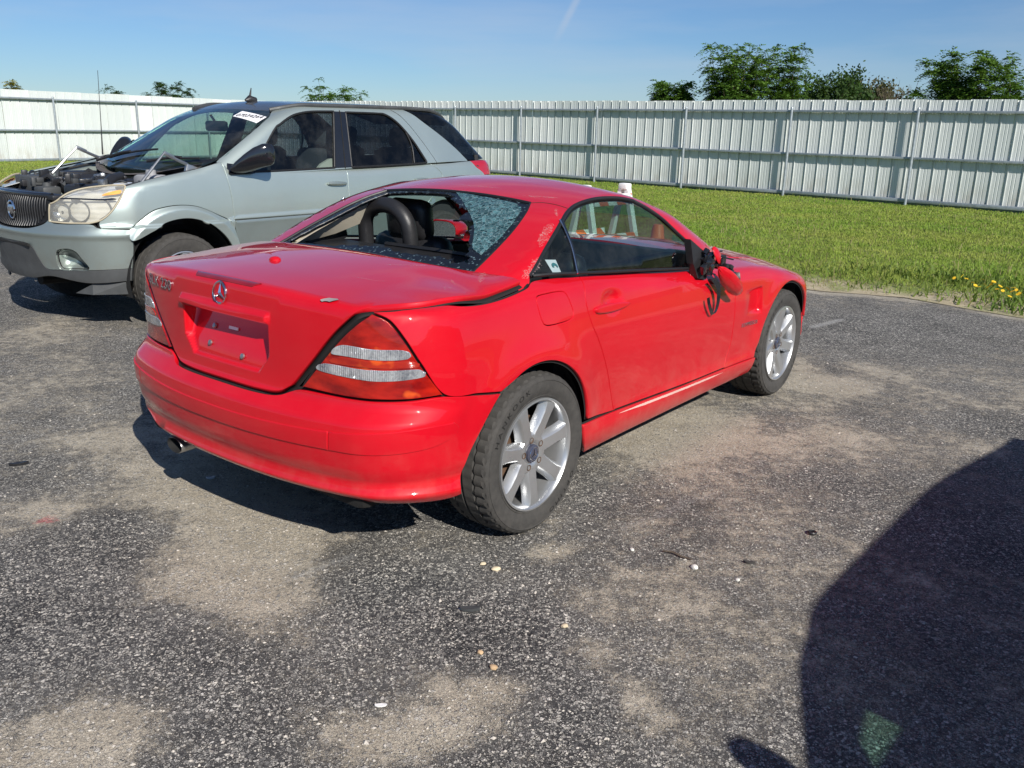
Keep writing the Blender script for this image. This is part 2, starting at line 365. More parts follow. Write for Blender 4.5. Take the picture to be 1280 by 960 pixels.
def panel(name,F,dom,loops,parent,mats,h=.035,gap=.0022,depth=.014,sides='R',refine=(),rim=True,lift=0.,floor=True,bev=.0016,snap=False):
    """one trimmed panel of the surface F=0; loops: outline then holes (3-d points near the surface)"""
    L=[]
    for i,P in enumerate(loops):
        P=np.asarray(P,float)
        if snap:
            for _ in range(4): P=P-grad(F,P)*np.clip(F(P),-.05,.05)[:,None]*.8
        q=dom.uv(P); s=area(q)
        if (s<0)==(i==0): q=q[::-1]                        # outline ccw, holes cw: inward stays left
        keep=np.linalg.norm(q-np.roll(q,1,0),axis=1)>1e-4; q=q[keep]
        L.append(q)
    l0=[offset(q,gap+bev) for q in L]
    lo=l0[0].min(0); hi=l0[0].max(0)
    gx,gy=np.meshgrid(np.arange(lo[0],hi[0],h),np.arange(lo[1],hi[1],h*.87)); gx=gx+((np.arange(gx.shape[0])%2)*h/2)[:,None]
    G=np.stack([gx.ravel(),gy.ravel()],1); hh=np.full(len(G),h*.45)
    for (a,b,c,d,hr) in refine:
        G=G[~((G[:,0]>a)&(G[:,0]<b)&(G[:,1]>c)&(G[:,1]<d))]
        x,y=np.meshgrid(np.arange(a,b,hr),np.arange(c,d,hr)); G2=np.stack([x.ravel(),y.ravel()],1); G=np.concatenate([G,G2]); 
    hh=np.full(len(G),h*.4)
    for (a,b,c,d,hr) in refine: hh[(G[:,0]>=a)&(G[:,0]<=b)&(G[:,1]>=c)&(G[:,1]<=d)]=hr*.5
    ok=inpoly(G,l0[0])
    for q in l0[1:]: ok&=~inpoly(G,q)
    G=G[ok]; hh=hh[ok]
    allp=np.full(len(G),9.)
    for q in l0: allp=np.minimum(allp,pdist(G,q))
    G=G[allp>hh]
    pts=np.concatenate(l0+[G]); edges=[]; k=0
    for q in l0: edges+=[(k+i,k+(i+1)%len(q)) for i in range(len(q))]; k+=len(q)
    vo,_,fo,ov,_,_=delaunay_2d_cdt([Vector(p) for p in pts],edges,[],0,1e-6)
    UV=np.array([v[:] for v in vo]); T=np.array([f for f in fo if len(f)==3])
    c=UV[T].mean(1); ok=inpoly(c,l0[0])
    for q in l0[1:]: ok&=~inpoly(c,q)
    T=T[ok]
    def lift_(q): O,D=dom.ray(q); return march(F,O,D,tmax=dom.R)
    P=lift_(UV); Nn=grad(F,P)
    fn=np.cross(P[T[:,1]]-P[T[:,0]],P[T[:,2]]-P[T[:,0]])
    if (fn*Nn[T[:,0]]).sum()<0: T=T[:,::-1]
    V=[P+Nn*lift]; NV=[Nn]; FC=[tuple(t) for t in T]; MI=[0]*len(T); base=len(P)
    if rim:
        # map outline points to their output vertex
        idx={}; 
        for i,src in enumerate(ov):
            for s in src: idx[s]=i
        k=0
        for q0,q in zip(l0,L):
            n=len(q0); a=[idx.get(k+i,0) for i in range(n)]; k+=n
            q1=offset(q,gap); P1=lift_(q1); N1=grad(F,P1); out=P1-P[a]; out-=N1*(out*N1).sum(1,keepdims=True); out/=np.linalg.norm(out,axis=1,keepdims=True)+1e-9
            P1s=P1+N1*(lift-bev); n1=out*.8+N1*.6; n1/=np.linalg.norm(n1,axis=1,keepdims=True)
            P2=P1+N1*(lift-depth); b1=base; b2=base+n; V+=[P1s,P2]; NV+=[n1,out]; base+=2*n
            rings=[(a,None),(None,b1),(None,b2)]
            if floor:
                P3=lift_(offset(q,-gap*4))-N1*(depth); V.append(P3); NV.append(N1); b3=base; base+=n; rings.append((None,b3))
            fl=[]
            for r in range(len(rings)-1):
                A=rings[r][0] or [rings[r][1]+i for i in range(n)]; B=rings[r+1][0] or [rings[r+1][1]+i for i in range(n)]
                for i in range(n):
                    j=(i+1)%n; fl.append(((A[i],B[i],B[j],A[j]),1 if r==2 else 0))
            # orientation test on first ring
            Va=np.concatenate(V); f=fl[0][0]; cr=np.cross(Va[f[1]]-Va[f[0]],Va[f[3]]-Va[f[0]])
            tot=0
            for i in range(0,n,max(1,n//12)):
                f=fl[i][0]; cr=np.cross(Va[f[1]]-Va[f[0]],Va[f[3]]-Va[f[0]]); tot+=(cr*n1[i]).sum()
            for f,m in fl: FC.append(f if tot>0 else f[::-1]); MI.append(m)
    V=np.concatenate(V); NV=np.concatenate(NV)
    ms=list(mats) if isinstance(mats,(list,tuple)) else [mats]
    if len(ms)==1: ms.append(M['dark'])
    o=mesh(name,V,FC,ms,parent,True,MI,NV); PANEL_N['vn'][o.name]=NV
    if sides=='RL': return [o,mirror_obj(o)]
    return [o]
def onto(F,dom,P):
    O,D=dom.ray(dom.uv(np.asarray(P,float))); Q=march(F,O,D,tmax=dom.R); return Q,grad(F,Q)
def trim(name,F,dom,P,r,mat,parent,lift=0.,sides='R',n=6,squash=1.):
    Q,G=onto(F,dom,P); mb=MB(); mb.tube([tuple(a) for a in Q+G*lift],r,n); o=mb.build(name,mat,parent)
    return [o,mirror_obj(o)] if sides=='RL' else [o]
_txt={}
def text_geo(s,size=1.,ext=.1,sx=1.):
    cu=bpy.data.curves.new('lettering','FONT'); cu.body=s; cu.size=size; cu.extrude=ext; cu.align_x='CENTER'; cu.align_y='CENTER'; cu.resolution_u=3
    ob=bpy.data.objects.new('lettering',cu); COL.objects.link(ob); dg=bpy.context.evaluated_depsgraph_get(); dg.update()
    me=bpy.data.meshes.new_from_object(ob.evaluated_get(dg)); V=np.array([v.co[:] for v in me.vertices]); Fc=[tuple(p.vertices) for p in me.polygons]
    bpy.data.objects.remove(ob); bpy.data.curves.remove(cu); bpy.data.meshes.remove(me); V[:,0]*=sx; return V,Fc
def stick(name,V,Fc,F,o,U,W,mat,parent,lift=.0):
    """place flat geometry (x along U, y along W, z out) on the surface F near point o"""
    o,U,W=map(lambda a:np.array(a,float),(o,U,W)); U/=np.linalg.norm(U); W=W-U*(W@U); W/=np.linalg.norm(W); Nn=np.cross(U,W)
    g=grad(F,o[None])[0]
    if g@Nn<0: Nn=-Nn
    B=o+V[:,:1]*U+V[:,1:2]*W+Nn*.12; Q=march(F,B,np.tile(-Nn,(len(B),1)),tmax=.3); G=grad(F,Q)
    return mesh(name,Q+G*(V[:,2:3]+lift),Fc,mat,parent,True,auto=30)
def scratch(F,dom,P,wd,parent,seed=0,mat=None,name='scratch',sides='R',lift=.0012,ragged=.45):
    """ragged thin patch along a polyline"""
    rg=np.random.default_rng(seed); C=np.array(cat(P,.008)+[np.array(P[-1],float)]); q=dom.uv(C); t=np.gradient(q,axis=0); t/=np.linalg.norm(t,axis=1,keepdims=True)+1e-9; nn=np.stack([-t[:,1],t[:,0]],1)
    s=np.linspace(0,1,len(q)); env=np.minimum(1,4*np.minimum(s,1-s)+.15)*wd
    a=q+nn*(env*(1-ragged*rg.random(len(q))))[:,None]*.5; b=q-nn*(env*(1-ragged*rg.random(len(q))))[:,None]*.5
    V=np.concatenate([a,b]); O,D=dom.ray(V); Q=march(F,O,D,tmax=dom.R); G=grad(F,Q); n=len(q)
    Fc=[(i,i+1,n+i+1,n+i) for i in range(n-1)]
    if len(Fc) and (np.cross(Q[1]-Q[0],Q[n]-Q[0])@G[0])<0: Fc=[f[::-1] for f in Fc]
    return mesh(name,Q+G*lift,Fc,mat or M['scuff'],parent,True)
# ---------- red coupe: body and roof as rounded intersections (x forward from rear axle, y left, z up) ----------
_rP=spl([-.85,-.60,-.30,0,.3,.8,1.4,2.0,2.4,2.8,3.1,3.25],[.815,.842,.852,.853,.848,.842,.842,.848,.85,.835,.79,.75])
_rV=spl([.18,.24,.30,.36,.45,.60,.70,.80,.88,.95,1.05],[-.050,-.012,.002,-.008,-.004,.004,.0,-.012,-.030,-.052,-.085])
_rR=spl([.15,.22,.27,.34,.44,.52,.565,.60,.63,.70,.80,.90,1.0],[-.66,-.715,-.765,-.795,-.815,-.822,-.818,-.785,-.757,-.752,-.752,-.748,-.735])
_rF=spl([.15,.25,.35,.50,.62,.75],[3.10,3.18,3.20,3.20,3.17,3.10])
_rT=spl([-.85,-.75,-.5,-.1,.25,.7,1.2,1.6,2.0,2.4,2.7,2.95,3.1,3.25],[.955,.966,.988,1.005,.985,.945,.905,.895,.885,.845,.795,.735,.675,.60])
_rC=spl([-.85,-.4,0,.5,1.2,1.7,2.4,3.2],[.06,.06,.045,.03,.04,.075,.10,.14])
def F_red(P):
    x,y,z=P[:,0],np.abs(P[:,1]),P[:,2]
    w=_rP(x)+_rV(z)
    for cx in (-.03,2.40):                       # swollen arches
        r=np.hypot(x-cx,z-.316); w=w+.016*np.exp(-((r-.37)/.075)**2)*sst(.30,.40,z)
    side=y-w
    rear=(_rR(z)+.14*(np.minimum(y,.9)/.8)**2.4)-x
    front=x-(_rF(z)-.22*(np.minimum(y,.9)/.8)**2.4)
    top=z-(_rT(x)-_rC(x)*(y/.8)**2.2)
    a=rmax(side,rear,.20); a=rmax(a,front,.25)
    rt=.024+.034*sst(-.62,-.15,x)
    return np.maximum(rmax(a,top,rt), .19-z)
_gT=spl([-.3,-.11,.15,.42,.55,.75,.95,1.15,1.3,1.5],[.93,1.0,1.105,1.205,1.235,1.262,1.270,1.255,1.225,1.15])
_gC=spl([-.3,.2,.6,1.3,1.9],[.05,.05,.05,.05,.08])
def F_redroof(P):
    x,y,z=P[:,0],np.abs(P[:,1]),P[:,2]
    hw=.79-.48*np.maximum(z-.96,0)-.08*np.minimum(z-.96,0)-.10*np.maximum(z-1.12,0)
    hw=hw-.05*sst(1.2,1.9,x)-.10*sst(.25,-.35,x)
    side=y-hw
    top=z-(_gT(np.minimum(x,1.14))-_gC(x)*(y/.6)**2)
    wind=z-(1.257-(x-1.13)*.475-.06*(y/.6)**2)-.0
    return rmax(side,rmax(top,wind*.90,.10),.075)
# ================= wheels =================
def tyre_obj(parent,R,W,rb,seg=132,lat=3,letters=None):
    """axis y, outer face at -y"""
    hw=W/2
    k_=R-rb; prof=[(hw*.80,rb-.004),(hw*.90,rb+.006),(hw*.925,rb+.012),(hw*.905,rb+.0135),(hw*.955,rb+k_*.26),(hw*.985,rb+k_*.40),(hw*.995,rb+k_*.55),(hw*.985,rb+k_*.70),(hw*1.005,rb+k_*.72),(hw*1.0,rb+k_*.75),(hw*.975,rb+k_*.76),(hw*.92,R-.013)]; NP=len(prof)
    out=[(-a,b) for a,b in prof]                                        # outer side, from bead up
    tr=[]
    for y,d in ((-.86,.005),(-.80,.0015),(-.52,.0),(-.505,.007),(-.455,.007),(-.44,0),(-.06,0),(-.045,.007),(.045,.007),(.06,0),(.44,0),(.455,.007),(.505,.007),(.52,0),(.80,.0015),(.86,.005)):
        tr.append((y*hw,R-d-.004*(abs(y)/.86)**2))
    full=out+tr+prof[::-1]; n=seg; mb=MB(); k=len(full); V=[]
    for i,(a,r) in enumerate(full):
        for j in range(n):
            rr=r
            t=2*math.pi*j/n
            if NP<=i<len(full)-NP:
                ph=(j+(abs(i-len(full)//2)//2)*1)%lat
                if ph==0 and abs(a)>hw*.1: rr-=.0075
            V.append((rr*math.cos(t),a,rr*math.sin(t)))
    Fc=[(i*n+j,i*n+(j+1)%n,(i+1)*n+(j+1)%n,(i+1)*n+j) for i in range(k-1) for j in range(n)]
    mb.add(V,Fc,0)
    if letters:
        for a0,s in letters:
            TV,TF=text_geo(s,.026,.0,1.5); r0=rb+(R-rb)*.55
            ang=a0-TV[:,0]/r0; rr=r0+TV[:,1]; y=-hw*.995-.0012
            P=np.stack([rr*np.cos(ang),np.full(len(rr),0)+y,rr*np.sin(ang)],1); mb.add(P.tolist(),TF,1)
    o=mb.build('tyre',[M['tyre'],M['sidewall']],parent,True,35); return o
def coupe_wheel(parent,x,side,rot=0.):
    w=bpy.data.objects.new('wheel',None); COL.objects.link(w); w.parent=parent; w.location=(x,side*.742,.312); w.rotation_euler=(0,0,0 if side<0 else math.pi); w.empty_display_size=.1
    tyre_obj(w,.316,.226,.2175,letters=[(2.3,'H A N K O O K'),(5.4,'O P T I M O')])
    mb=MB()
    lip=[(-.098,.2205),(-.107,.2200),(-.108,.2135),(-.102,.2075),(-.088,.203),(-.02,.196),(.06,.190),(.09,.205),(.095,.218)]
    mb.lathe(lip,84,'y')
    nsp=7
    for i in range(nsp):
        t0=2*math.pi*i/nsp+rot
        rows=[]
        for r,wd,y,dp in ((.050,.054,-.083,.030),(.080,.058,-.086,.034),(.12,.053,-.093,.036),(.165,.053,-.0985,.034),(.196,.062,-.101,.030),(.208,.074,-.0985,.024)):
            ch=.006; c,s=math.cos(t0),math.sin(t0); pts=[]
            for u,yy in ((-wd/2-.010,y+dp),(-wd/2,y+ch),(-wd/2+ch,y),(wd/2-ch,y),(wd/2,y+ch),(wd/2+.010,y+dp)):
                pts.append((r*c-u*s,yy,r*s+u*c))
            rows.append(pts)
        V=[p for row in rows for p in row]; m=6
        Fc=[(a*m+b,a*m+b+1,(a+1)*m+b+1,(a+1)*m+b) for a in range(len(rows)-1) for b in range(m-1)]
        mb.add(V,Fc,0)
    mb.lathe([(-.050,.0845),(-.075,.083),(-.084,.075),(-.086,.060),(-.083,.046),(-.078,.040),(-.078,.0)],42,'y')
    o=mb.build('rim',[M['alloy']],w,True,32)
    b=MB()
    for i in range(5):
        t=2*math.pi*i/5+.3+rot; b.lathe([(-.079,.0125),(-.079,.0095),(-.070,.0085),(-.070,0)],14,'y',(.056*math.cos(t),-.008,.056*math.sin(t)))
    b.build('wheel_bolts',M['brake'],w)
    hc=MB(); hc.lathe([(-.078,.036),(-.088,.035),(-.091,.030),(-.0915,.0)],28,'y'); h=hc.build('hub_cap',simple('slate_blue_plastic',(.055,.058,.085),.3),w)
    st=MB()
    for i in range(3):
        t=math.pi/2+2*math.pi*i/3; c,s=math.cos(t),math.sin(t)
        st.add([(.024*c,-.0930,.024*s),(.004*math.cos(t+1.05),-.0945,.004*math.sin(t+1.05)),(0,-.0955,0),(.004*math.cos(t-1.05),-.0945,.004*math.sin(t-1.05))],[(0,1,2),(0,2,3)])
    st.lathe([(-.0915,.027),(-.0935,.026),(-.0935,.024),(-.0915,.023)],24,'y')
    st.build('wheel_emblem',M['chrome'],w,False)
    d=MB(); d.lathe([(-.030,.0),(-.030,.138),(-.018,.138),(-.018,.0)],40,'y'); d.box((.10,-.02,.03),(.06,.07,.12),0,None,.01); d.build('brake_disc',M['brake'],w)
    return w
# ================= the red coupe =================
CAR=thing('coupe_car','red two door coupe with smashed rear window and loose door mirror','car',(-.5693,3.5951,0),.91206)
XB=XFan(.42); LD=YFan(-.02,.60,.6); ZB=ZFan(.15,.75); ZFr=ZFan(2.2,.9,2.,-1); XR=XFan(.72,.6)
def mirp(P): P=np.array(P,float).copy(); P[:,1]*=-1; return P
def F_red_lid(P):
    x,y,z=P[:,0],P[:,1],P[:,2]; f=F_red(P)
    # number plate recess with a brow above it
    half=.245-.05*sst(.74,.66,z)
    mk=sst(half+.006,half-.012,np.abs(y))*sst(.663,.676,z)*sst(.853,.846,z)*(x<-.55)
    dep=.016+.055*sst(.66,.86,z)
    br=sst(.268,.25,np.abs(y))*sst(.846,.852,z)*sst(.886,.868,z)*(x<-.55)
    f=f+mk*dep-br*.017
    # the right edge is bent up by a knock
    lf=sst(-.50,-.74,y)*sst(-.75,-.62,x)
    wob=.5+.5*np.sin(x*23+1.0)*np.cos(x*9)
    f=f-lf*(.006+.006*wob)+.006*sst(-.35,-.6,y)*np.exp(-((x+.22)/.07)**2)
    return f
lid_bottom=[(-.737,-.352,.645),(-.752,-.300,.619),(-.764,-.20,.613),(-.770,0,.613),(-.764,.20,.613),(-.752,.300,.619),(-.737,.352,.645)]
lid_r=[(-.737,-.352,.645),(-.716,-.450,.752),(-.698,-.533,.848),(-.670,-.598,.905),(-.629,-.640,.935),(-.531,-.705,.943),(-.329,-.764,.943),(-.177,-.778,.948),(-.02,-.768,.958)]
lid_l=[(-.02,.772,.958),(-.177,.786,.945),(-.329,.775,.940),(-.531,.715,.938),(-.629,.648,.930),(-.670,.603,.900),(-.698,.536,.845),(-.716,.452,.752),(-.737,.352,.645)]
lid_f=[(-.02,-.768,.958),(-.055,-.62,.975),(-.105,-.40,.99),(-.125,-.16,1.),(-.125,.16,1.),(-.105,.40,.99),(-.055,.62,.975),(-.02,.772,.958)]
lid=panel('trunk_lid',F_red_lid,LD,[path(lid_bottom[::-1],lid_r,lid_f,lid_l)],CAR,[M['red'],M['dark']],h=.03,gap=.003,depth=.02,
   refine=[(-.30,.30,.02,.285,.0075)])[0]
# red coupe: third brake light, emblem, lettering, lock
hb=[(-.703,-.185,.964),(-.703,.185,.964),(-.722,.165,.951),(-.722,-.165,.951)]
def F_hb(P): return F_red_lid(P)+.0015
panel('brake_light',F_hb,LD,[path([hb[0],hb[1]],[hb[1],hb[2]],[hb[2],hb[3]],[hb[3],hb[0]])],lid,[lens('dark_red_lens',(.16,.004,.008),(.28,.008,.014),(0,170,0)),M['dark']],h=.012,gap=.0,lift=.004,depth=.004,floor=False)
st=MB()
st.lathe([(.0,.0405),(.006,.0395),(.0075,.037),(.006,.0345),(.0,.0335)],44,'z')
for i in range(3):
    t=math.pi/2+2*math.pi*i/3
    pts=[(.037*math.cos(t),.037*math.sin(t),.004),(.0065*math.cos(t+1.05),.0065*math.sin(t+1.05),.002),(0,0,.010),(.0065*math.cos(t-1.05),.0065*math.sin(t-1.05),.002)]
    st.add(pts,[(0,2,1),(0,3,2)])
Vs=np.array(st.v); 
stick('star_emblem',Vs,st.f,F_red_lid,(-.745,.0,.917),(0,-1,0),(.06,0,1),M['chrome'],lid,.001)
TV,TF=text_geo('SLK 230',.054,.0018,1.22)
stick('model_lettering',TV,TF,F_red_lid,(-.716,.440,.897),(-.20,-1,.0),(.1,0,1),M['chrome'],lid,.0035)
dm=MB(); dm.lathe([(.0,.026),(.006,.025),(.012,.018),(.0145,.008),(.015,0)],24,'z'); Vd=np.array(dm.v); Vd[:,1]*=.8
stick('aerial_base',Vd,dm.f,F_red_lid,(-.442,.09,.991),(0,-1,0),(1,0,0),M['red'],lid,.0)
pl=MB(); pl.box((0,0,0),(.052,.010,.004)); stick('plate_clip',np.array(pl.v),pl.f,F_red_lid,(-.70,-.0,.782),(0,-1,0),(0,0,1),M['white'],lid,.004)
for yy,zz in ((.115,.775),(.115,.715),(-.085,.700)):
    bo=MB(); bo.lathe([(0,.010),(.006,.009),(.007,.005),(.007,0)],12,'z'); stick('plate_screw',np.array(bo.v),bo.f,F_red_lid,(-.70,yy,zz),(0,-1,0),(0,0,1),M['steel'],lid,.002)
scratch(F_red_lid,LD,[(-.685,-.47,.945),(-.668,-.495,.945),(-.65,-.52,.945)],.018,lid,3,simple('bare_grey_scrape',(.27,.235,.23),.6),ragged=.6)
for i,(P,wd) in enumerate([([(-.12,-.42,.99),(-.17,-.38,.99),(-.24,-.30,.99)],.018),([(-.05,-.62,.97),(-.11,-.66,.965),(-.17,-.70,.96)],.03),([(-.16,.10,1.),(-.12,-.1,1.),(-.15,-.3,.99)],.012),([(-.25,-.66,.96),(-.21,-.60,.97)],.016),([(-.36,-.5,.96),(-.42,-.45,.97),(-.44,-.35,.975)],.005),([(-.33,-.69,.95),(-.30,-.66,.955),(-.29,-.70,.95)],.006)]):
    scratch(F_red_lid,LD,P,wd,lid,20+i)
scratch(F_red_lid,LD,[(-.13,.42,.99),(-.16,.2,1.0),(-.155,.0,1.0),(-.15,-.18,.99)],.030,lid,51,simple('dusty_peach_scrape',(.62,.33,.25),.6),ragged=.7)
# bumper: rear shell, ledge, groove strips
bump_top=[(-.253,-.868,.617),(-.36,-.857,.633),(-.491,-.825,.651),(-.583,-.767,.645),(-.645,-.696,.641),(-.692,-.576,.638),(-.73,-.40,.640),(-.737,-.352,.630)]
bump_topc=[(-.737,-.352,.630),(-.752,-.300,.612),(-.764,-.20,.606),(-.770,0,.606),(-.764,.20,.606),(-.752,.300,.612),(-.737,.352,.630)]
bump_bot=[(-.432,-.85,.300),(-.46,-.842,.292),(-.53,-.81,.286),(-.653,-.717,.286),(-.713,-.578,.287),(-.758,-.34,.290),(-.77,0,.294)]
bump_bl=[(-.432,.85,.315),(-.47,.842,.322),(-.53,.81,.335),(-.653,.717,.348),(-.71,.578,.345),(-.745,.42,.322),(-.758,.30,.305),(-.77,.12,.296),(-.77,0,.292)]
arch_r=[(-.253,-.868,.617),(-.303,-.868,.567),(-.363,-.866,.493),(-.402,-.860,.437),(-.428,-.853,.374),(-.437,-.849,.330),(-.432,-.85,.300)]
def F_bump(P):
    x,y,z=P[:,0],P[:,1],P[:,2]
    f=F_red(P); s=sst(.615,.570,z)*.0; 
    # soft crease and the flared lower lip
    f=f-.016*sst(.355,.325,z)*sst(-.2,-.5,x)+.05*sst(.325,.27,z)*sst(-.3,-.6,x)+.010*np.exp(-((z-.372)/.022)**2)
    return f
rear_bumper=panel('rear_bumper',F_bump,ZB,[path(bump_top,bump_topc,[tuple(p) for p in mirp(bump_top[::-1])],[tuple(p) for p in mirp(arch_r[:-1])]+[(-.432,.85,.315)],bump_bl,bump_bot[::-1],arch_r[::-1])],CAR,[M['red'],M['dark']],h=.026,gap=.002,depth=.02)[0]
def F_strip(P): return F_bump(P)-.0055
sr=[(-.468,-.848,.565),(-.559,-.82,.566),(-.682,-.728,.555),(-.761,-.563,.541)]
sl=[(-.761,-.559,.476),(-.681,-.725,.477),(-.559,-.82,.490),(-.488,-.842,.507)]
se=[(-.488,-.842,.507),(-.457,-.849,.525),(-.448,-.850,.545),(-.468,-.848,.565)]
mids=[(-.761,-.563,.541),(-.811,-.277,.532),(-.822,0,.529),(-.811,.277,.532),(-.761,.563,.541)]; midl=[(-.761,.559,.476),(-.809,.269,.472),(-.82,0,.470),(-.809,-.269,.472),(-.761,-.559,.476)]
panel('bumper_strip',F_strip,ZB,[path(sr,[sr[-1],sl[0]],sl,se)],rear_bumper,[M['red'],M['dark']],h=.022,gap=.0012,depth=.012,sides='RL',bev=.0018,floor=False)
panel('bumper_strip',F_strip,ZB,[path(mids,[mids[-1],midl[0]],midl,[midl[-1],mids[0]])],rear_bumper,[M['red'],M['dark']],h=.022,gap=.0012,depth=.012,bev=.0018,floor=False)
# tail lamps
lt_r=[(-.640,-.652,.922),(-.615,-.699,.901),(-.588,-.743,.839),(-.555,-.78,.761),(-.494,-.822,.657)]
lt_b=[(-.494,-.822,.657),(-.583,-.767,.650),(-.645,-.696,.647),(-.692,-.576,.644),(-.730,-.395,.650)]
lt_l=[(-.730,-.395,.650),(-.711,-.48,.749),(-.693,-.556,.834),(-.675,-.608,.884),(-.640,-.652,.922)]
def F_lamp(P): return F_red(P)+.001
lamp=panel('tail_light',F_lamp,ZB,[path(lt_r,lt_b,lt_l)],CAR,[M['lens_red'],M['dark']],h=.016,gap=.0025,depth=.02,bev=.003,snap=True)[0]
def F_band(P): return F_red(P)-.0008
bU=[(-.703,-.522,.784),(-.692,-.560,.815),(-.655,-.666,.812),(-.597,-.742,.812),(-.578,-.758,.800),(-.584,-.752,.784),(-.637,-.697,.778),(-.690,-.575,.780)]
bL=[(-.715,-.462,.722),(-.708,-.492,.745),(-.675,-.62,.743),(-.619,-.722,.746),(-.557,-.779,.748),(-.545,-.790,.726),(-.60,-.742,.714),(-.66,-.662,.708),(-.698,-.538,.712)]
bM=[(-.703,-.522,.752),(-.694,-.555,.775),(-.65,-.68,.772),(-.575,-.762,.776),(-.560,-.776,.757),(-.64,-.70,.752)]
bB=[(-.726,-.415,.662),(-.716,-.455,.706),(-.69,-.56,.700),(-.683,-.59,.662)]
for nm,bp_,mt in (('clear_band',bU,'lens_clear'),('clear_band',bL,'lens_clear'),('red_band',bM,'lens_red2')):
    panel(nm,F_band,ZB,[closed(bp_)],lamp,[M[mt],M['dark']],h=.010,gap=.0,depth=.004,lift=.0012,floor=False,bev=.001)
mirror_obj(lamp)
for ch in [c for c in lamp.children]:
    q=mirror_obj(ch); q.parent=[o for o in CAR.children if o.name.startswith('tail_light') and o is not lamp][0]
# quarter panel, door, front wing
qp_lamp=[(-.253,-.868,.622),(-.36,-.857,.638),(-.491,-.825,.657),(-.553,-.781,.763),(-.586,-.745,.841),(-.612,-.701,.903),(-.637,-.654,.924)]
qp_top=[(-.637,-.654,.924),(-.58,-.709,.922),(-.50,-.744,.921),(-.329,-.791,.920),(-.177,-.801,.926),(-.02,-.790,.943),(.06,-.765,.962),(.22,-.765,.955),(.352,-.768,.945)]
dgap=[(.352,-.768,.945),(.322,-.825,.860),(.345,-.845,.77),(.399,-.848,.681),(.493,-.846,.504),(.562,-.838,.348)]
arc=lambda a0,a1,r,n,cx,cz: [(cx+r*math.cos(math.radians(a)),-.862,cz+r*math.sin(math.radians(a))) for a in np.linspace(a0,a1,n)]
arch=arc(8,124,.365,14,-.025,.316)
arch[-1]=(-.253,-.868,.622)
fuel=closed([(.012,-.81,.905),(.08,-.81,.912),(.165,-.81,.909),(.200,-.81,.890),(.226,-.83,.820),(.200,-.83,.800),(.12,-.84,.798),(.045,-.84,.803),(.022,-.84,.820),(.010,-.82,.86)])
dgq=[(p[0]-.0,p[1],p[2]) for p in dgap]
qp=panel('quarter_panel',F_red,XB,[path(qp_lamp,qp_top,dgq,[dgq[-1],arch[0]],arch),fuel],CAR,[M['red'],M['dark']],h=.03,gap=.002,sides='RL',snap=True)
for o in qp:
    s=[panel('fuel_flap',F_red,XB,[fuel],o,[M['red'],M['dark']],h=.03,gap=.0012,snap=True)] if o is qp[0] else None
dtop=[(.352,-.768,.945),(.60,-.770,.925),(.85,-.772,.902),(1.10,-.774,.880),(1.33,-.776,.862)]
dfr=[(1.33,-.776,.862),(1.55,-.82,.80),(1.676,-.843,.72),(1.690,-.845,.66),(1.700,-.845,.52),(1.700,-.842,.44),(1.665,-.840,.36),(1.64,-.84,.318)]
dbot=[(1.64,-.84,.318),(1.30,-.84,.323),(.90,-.84,.336),(.562,-.838,.350)]
def F_door(P):
    x,y,z=P[:,0],P[:,1],P[:,2]
    # finger dip behind the handle
    d=.020*np.exp(-(((x-.515)/.060)**2+((z-.828)/.034)**2)**1.5)
    return F_red(P)+d
dr=panel('door',F_door,XB,[path(dtop,dfr,dbot,dgap[::-1])],CAR,[M['red'],M['dark']],h=.032,gap=.002,sides='R',refine=[(.43,.60,.36,.47,.008)])[0]
dl=mirror_obj(dr)
hd=closed([(.378,-.84,.816),(.44,-.84,.822),(.53,-.84,.818),(.628,-.84,.806),(.632,-.84,.795),(.58,-.84,.786),(.49,-.84,.783),(.40,-.84,.790),(.378,-.84,.800)])
def F_hd(P): return F_red(P)-.014
h1=panel('door_handle',F_hd,XB,[hd],dr,[M['red'],M['dark']],h=.012,gap=0,depth=.020,bev=.006,floor=False)[0]; mirror_obj(h1).parent=dl
# sills
sill_t=[(.315,-.845,.347),(.562,-.838,.343),(.90,-.84,.330),(1.30,-.84,.317),(1.64,-.84,.312),(1.90,-.845,.305),(2.03,-.845,.300)]
sill_b=[(2.02,-.83,.205),(1.6,-.82,.205),(1.,-.82,.205),(.37,-.82,.205)]
sill=panel('sill',F_red,XB,[path(sill_t,[sill_t[-1],sill_b[0]],sill_b,[sill_b[-1],(.33,-.84,.27),sill_t[0]])],CAR,[M['red'],M['dark']],h=.03,gap=.002,sides='RL')
scratch(F_red,XB,[(.60,-.84,.327),(.9,-.84,.315),(1.35,-.84,.302),(1.62,-.84,.297)],.012,sill[0],5,simple('pale_scuffed_edge',(.62,.38,.34),.6),ragged=.3)
# front wing
wing_t=[(1.33,-.776,.862),(1.45,-.70,.868),(1.70,-.67,.858),(2.0,-.66,.842),(2.3,-.66,.812),(2.6,-.65,.762),(2.85,-.64,.700),(2.95,-.64,.665)]
wing_f=[(2.95,-.64,.665),(2.93,-.76,.60),(2.90,-.81,.52),(2.86,-.83,.45)]
farch=arc(16,170,.366,18,2.40,.316)
def F_wing(P):
    x,y,z=P[:,0],P[:,1],P[:,2]
    v=sst(1.80,1.99,x)*sst(2.035,2.02,x)*sst(.545,.575,z)*sst(.70,.68,z)
    return F_red(P)+.022*v
wg=panel('front_wing',F_wing,XB,[path(wing_t,wing_f,[wing_f[-1],farch[0]],farch,[farch[-1],(2.01,-.845,.304)],[(2.01,-.845,.304),(1.85,-.843,.310),(1.64,-.84,.314)],dfr[::-1])],CAR,[M['red'],M['dark']],h=.03,gap=.002,sides='R',refine=[(1.77,2.06,.15,.42,.009)])[0]
